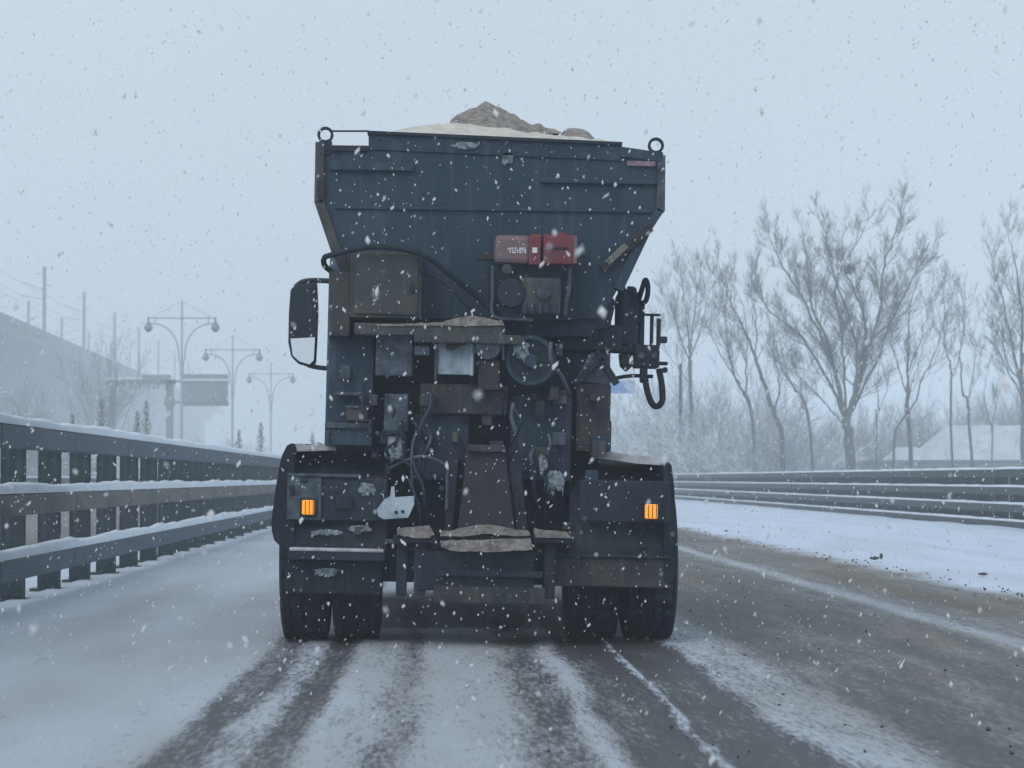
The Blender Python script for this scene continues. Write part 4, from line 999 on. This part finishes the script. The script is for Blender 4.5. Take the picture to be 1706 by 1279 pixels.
# ------------------------------------------------------------------ house with a snow-laden roof
def house(name, Y, px0, px1, ridge_px0, ridge_px1, ye, yr, dep, label):
    x0 = P(px0, ye, Y).x; x1 = P(px1, ye, Y).x; ze = P(px0, ye, Y).z; zr = P(px0, yr, Y).z
    r0 = P(ridge_px0, yr, Y).x; r1 = P(ridge_px1, yr, Y).x
    gz_ = terr((x0+x1)/2, Y+dep/2)-.3; h = empty(name, ((x0+x1)/2, Y+dep/2, gz_), label, 'house', 'low houses beyond the trees')
    HM = Matrix.Translation([-c for c in h.location])
    wl = MB().box((x0+.4, Y+.4, gz_), (x1-.4, Y+dep-.4, ze-.05)).build('wall', M_WALL, h, M=HM)
    ym = Y+dep/2
    vs = [(x0,Y,ze),(x1,Y,ze),(x1,Y+dep,ze),(x0,Y+dep,ze),(r0,ym,zr),(r1,ym,zr),(x0,Y,ze-.18),(x1,Y,ze-.18),(x1,Y+dep,ze-.18),(x0,Y+dep,ze-.18)]
    rf = MB().add(vs, [(0,1,5,4),(1,2,5),(2,3,4,5),(3,0,4),(6,7,1,0),(7,8,2,1),(8,9,3,2),(9,6,0,3),(9,8,7,6)]).build('roof', M_ROOFSNOW, h, M=HM)
    MB().box((x0-.02, Y-.05, ze-.28), (x1+.02, Y-.004, ze-.10)).build('gutter', M_POLE, rf, M=HM)
    n = max(2, int((x1-x0)/2.2))
    for k in range(n):
        cx = x0+.9+(x1-x0-1.8)*(k+.5)/n
        w = MB().box((cx-.45, Y+.36, ze-1.5), (cx+.45, Y+.39, ze-.55)).build('window', M_WIN, wl, M=HM)
    return h
house('house', 140, 1545, 1900, 1600, 1850, 766, 706, 7.0, 'long low house under a thick snow-covered roof')
house('house', 136, 1488, 1560, 1505, 1540, 768, 744, 4.0, 'small shed with a snowy roof beside the long house')
# field wall
fw = empty('boundary_wall', (0, 128, 0), 'low dark boundary wall in front of the snowy roofs', 'wall')
xa, xb_ = P(1330, 770, 128).x, P(1900, 770, 128).x; zt = P(1500, 767, 128).z
FM = Matrix.Translation((0, -128, 0)); n = 9
for k in range(n):
    a = xa+(xb_-xa)*k/n; b = xa+(xb_-xa)*(k+1)/n
    MB().box((a, 128, terr(a, 128)-.6), (b-.04, 128.25, zt-.03)).build('wall_panel', M_POLE, fw, M=FM)
MB().box((xa-.05, 127.95, zt-.029), (xb_, 128.3, zt+.03)).build('coping', M_SIGNBACK, fw, M=FM)

# ------------------------------------------------------------------ clods on the snowed shoulder
def clod(px, py, w, h, seed, label):
    d = CR @ Vector(((px-853.0)/F, -(py-639.5)/F, -1.0)); t = -(CAM.z-.07)/d.z; c = CAM+d*t
    rg = random.Random(seed); m = MB(); n, k = 7, 14; vs = []; fs = []
    for i in range(n):
        a = math.pi*i/(n-1)
        for j in range(k):
            b = 2*math.pi*j/k; f = .75+.4*rg.random()
            vs.append((w*math.sin(a)*math.cos(b)*f, w*.7*math.sin(a)*math.sin(b)*f, h*(math.cos(a)+.5)*f))
    for i in range(n-1):
        for j in range(k): fs.append((i*k+j, (i+1)*k+j, (i+1)*k+(j+1)%k, i*k+(j+1)%k))
    o = m.add(vs, fs).build('mud_clod', M_CLOD); o.location = c
    return tag(o, label, 'clod', 'clods on the snowy shoulder')
clod(1457, 931, .06, .02, 1, 'jagged dark clod with a raised end on the snowy shoulder')
clod(1468, 929, .022, .035, 4, 'upright dark lump touching the jagged clod on the snow')
clod(1637, 957, .05, .013, 2, 'flat dark clod lying alone on the snowy shoulder')
clod(1210, 885, .03, .015, 3, 'tiny dark clod on the snow near the slush edge by the truck')

gm = MB(); rgg = random.Random(5)
for k in range(700):
    y = 9+60*rgg.random()**1.6; e = 4.85+(fb1(9.6, y*.8, 9)-.5)*.3
    x = e+rgg.gauss(0, .16) if k < 420 else (rgg.uniform(.4, 3.3) if k < 600 else rgg.uniform(5.2, 9.5))
    r_ = rgg.uniform(.005, .016)*(1 if k < 420 else .7); c = Vector((x, y, (.075 if x > 5.1 else .03 if x > 4.8 else .016)))
    vs = [c+Vector((rgg.uniform(.6, 1.2)*a*r_, rgg.uniform(.6, 1.2)*b*r_, rgg.uniform(.6, 1.1)*d*r_)) for a, b, d in ((1,0,0),(-1,0,0),(0,1,0),(0,-1,0),(0,0,1),(0,0,-1))]
    gm.add(vs, [(0,2,4),(2,1,4),(1,3,4),(3,0,4),(2,0,5),(1,2,5),(3,1,5),(0,3,5)])
tag(gm.build('loose_grit', M_CLOD), 'loose dark grit scattered along the slush edge', 'grit', kind='stuff')

# ------------------------------------------------------------------ falling snow
def snowfall():
    N = 25000
    y = np.where(nrg.random(N*2) < 0.5, 14.0, 30.0)*nrg.random(N*2)**(1/2.7)+2.4
    x = (nrg.random(N*2)*2-1)*(0.27*y+0.5)+0.03*y; z = nrg.random(N*2)*(0.30*y+1.4)+0.02
    ok = (z > 0.1)
    # nothing falls inside the truck or its load
    inside = (y > 14.75) & (y < 22.4) & (np.abs(x-TX) < 1.45) & (z < 3.6)
    ok &= ~inside; x, y, z = x[ok][:N], y[ok][:N], z[ok][:N]; N = len(x)
    base_v = np.array([(1,0,0),(-1,0,0),(0,1,0),(0,-1,0),(0,0,1),(0,0,-1)], float)
    base_f = np.array([(0,4,1,5),(2,4,3,5),(0,2,1,3)])
    r = np.clip(nrg.lognormal(math.log(0.0026), 0.48, N), .0010, .009)
    v = base_v[None]*r[:,None,None]*(0.7+0.6*nrg.random((N,6,1)))
    el = 1.2+1.1*nrg.random(N); v[:,:,2] *= el[:,None]
    sh = nrg.normal(0.15, .35, N); v[:,:,0] += v[:,:,2]*sh[:,None]; v[:,:,1] += v[:,:,2]*nrg.normal(0, .3, N)[:,None]
    v += np.stack([x, y, z], -1)[:,None]
    f = (base_f[None]+(np.arange(N)*6)[:,None,None]).reshape(-1, 4)
    me = bpy.data.meshes.new('snowfall'); me.vertices.add(N*6); me.vertices.foreach_set('co', v.ravel())
    me.loops.add(f.size); me.loops.foreach_set('vertex_index', f.ravel()); me.polygons.add(len(f))
    me.polygons.foreach_set('loop_start', np.arange(len(f))*4)
    me.update(calc_edges=True); me.materials.append(M_FLAKE)
    o = bpy.data.objects.new('snowfall', me); COL.objects.link(o)
    return tag(o, 'white snowflakes falling through the air over the road', 'snowfall', kind='stuff')
snowfall()

# ------------------------------------------------------------------ haze
m = bpy.data.materials.new('snow_haze'); m.use_nodes = True; t = m.node_tree; t.nodes.clear()
ou = t.nodes.new('ShaderNodeOutputMaterial'); pv = t.nodes.new('ShaderNodeVolumePrincipled')
pv.inputs['Color'].default_value = (0.85, 0.925, 0.99, 1); pv.inputs['Density'].default_value = HAZE; pv.inputs['Anisotropy'].default_value = 0.0
t.links.new(pv.outputs[0], ou.inputs['Volume'])
hz = MB().box((-710, -95, -5.0), (710, 1210, 36.0)).build('haze', m)
tag(hz, 'pale grey snow haze filling the air over the road', 'haze', kind='stuff')
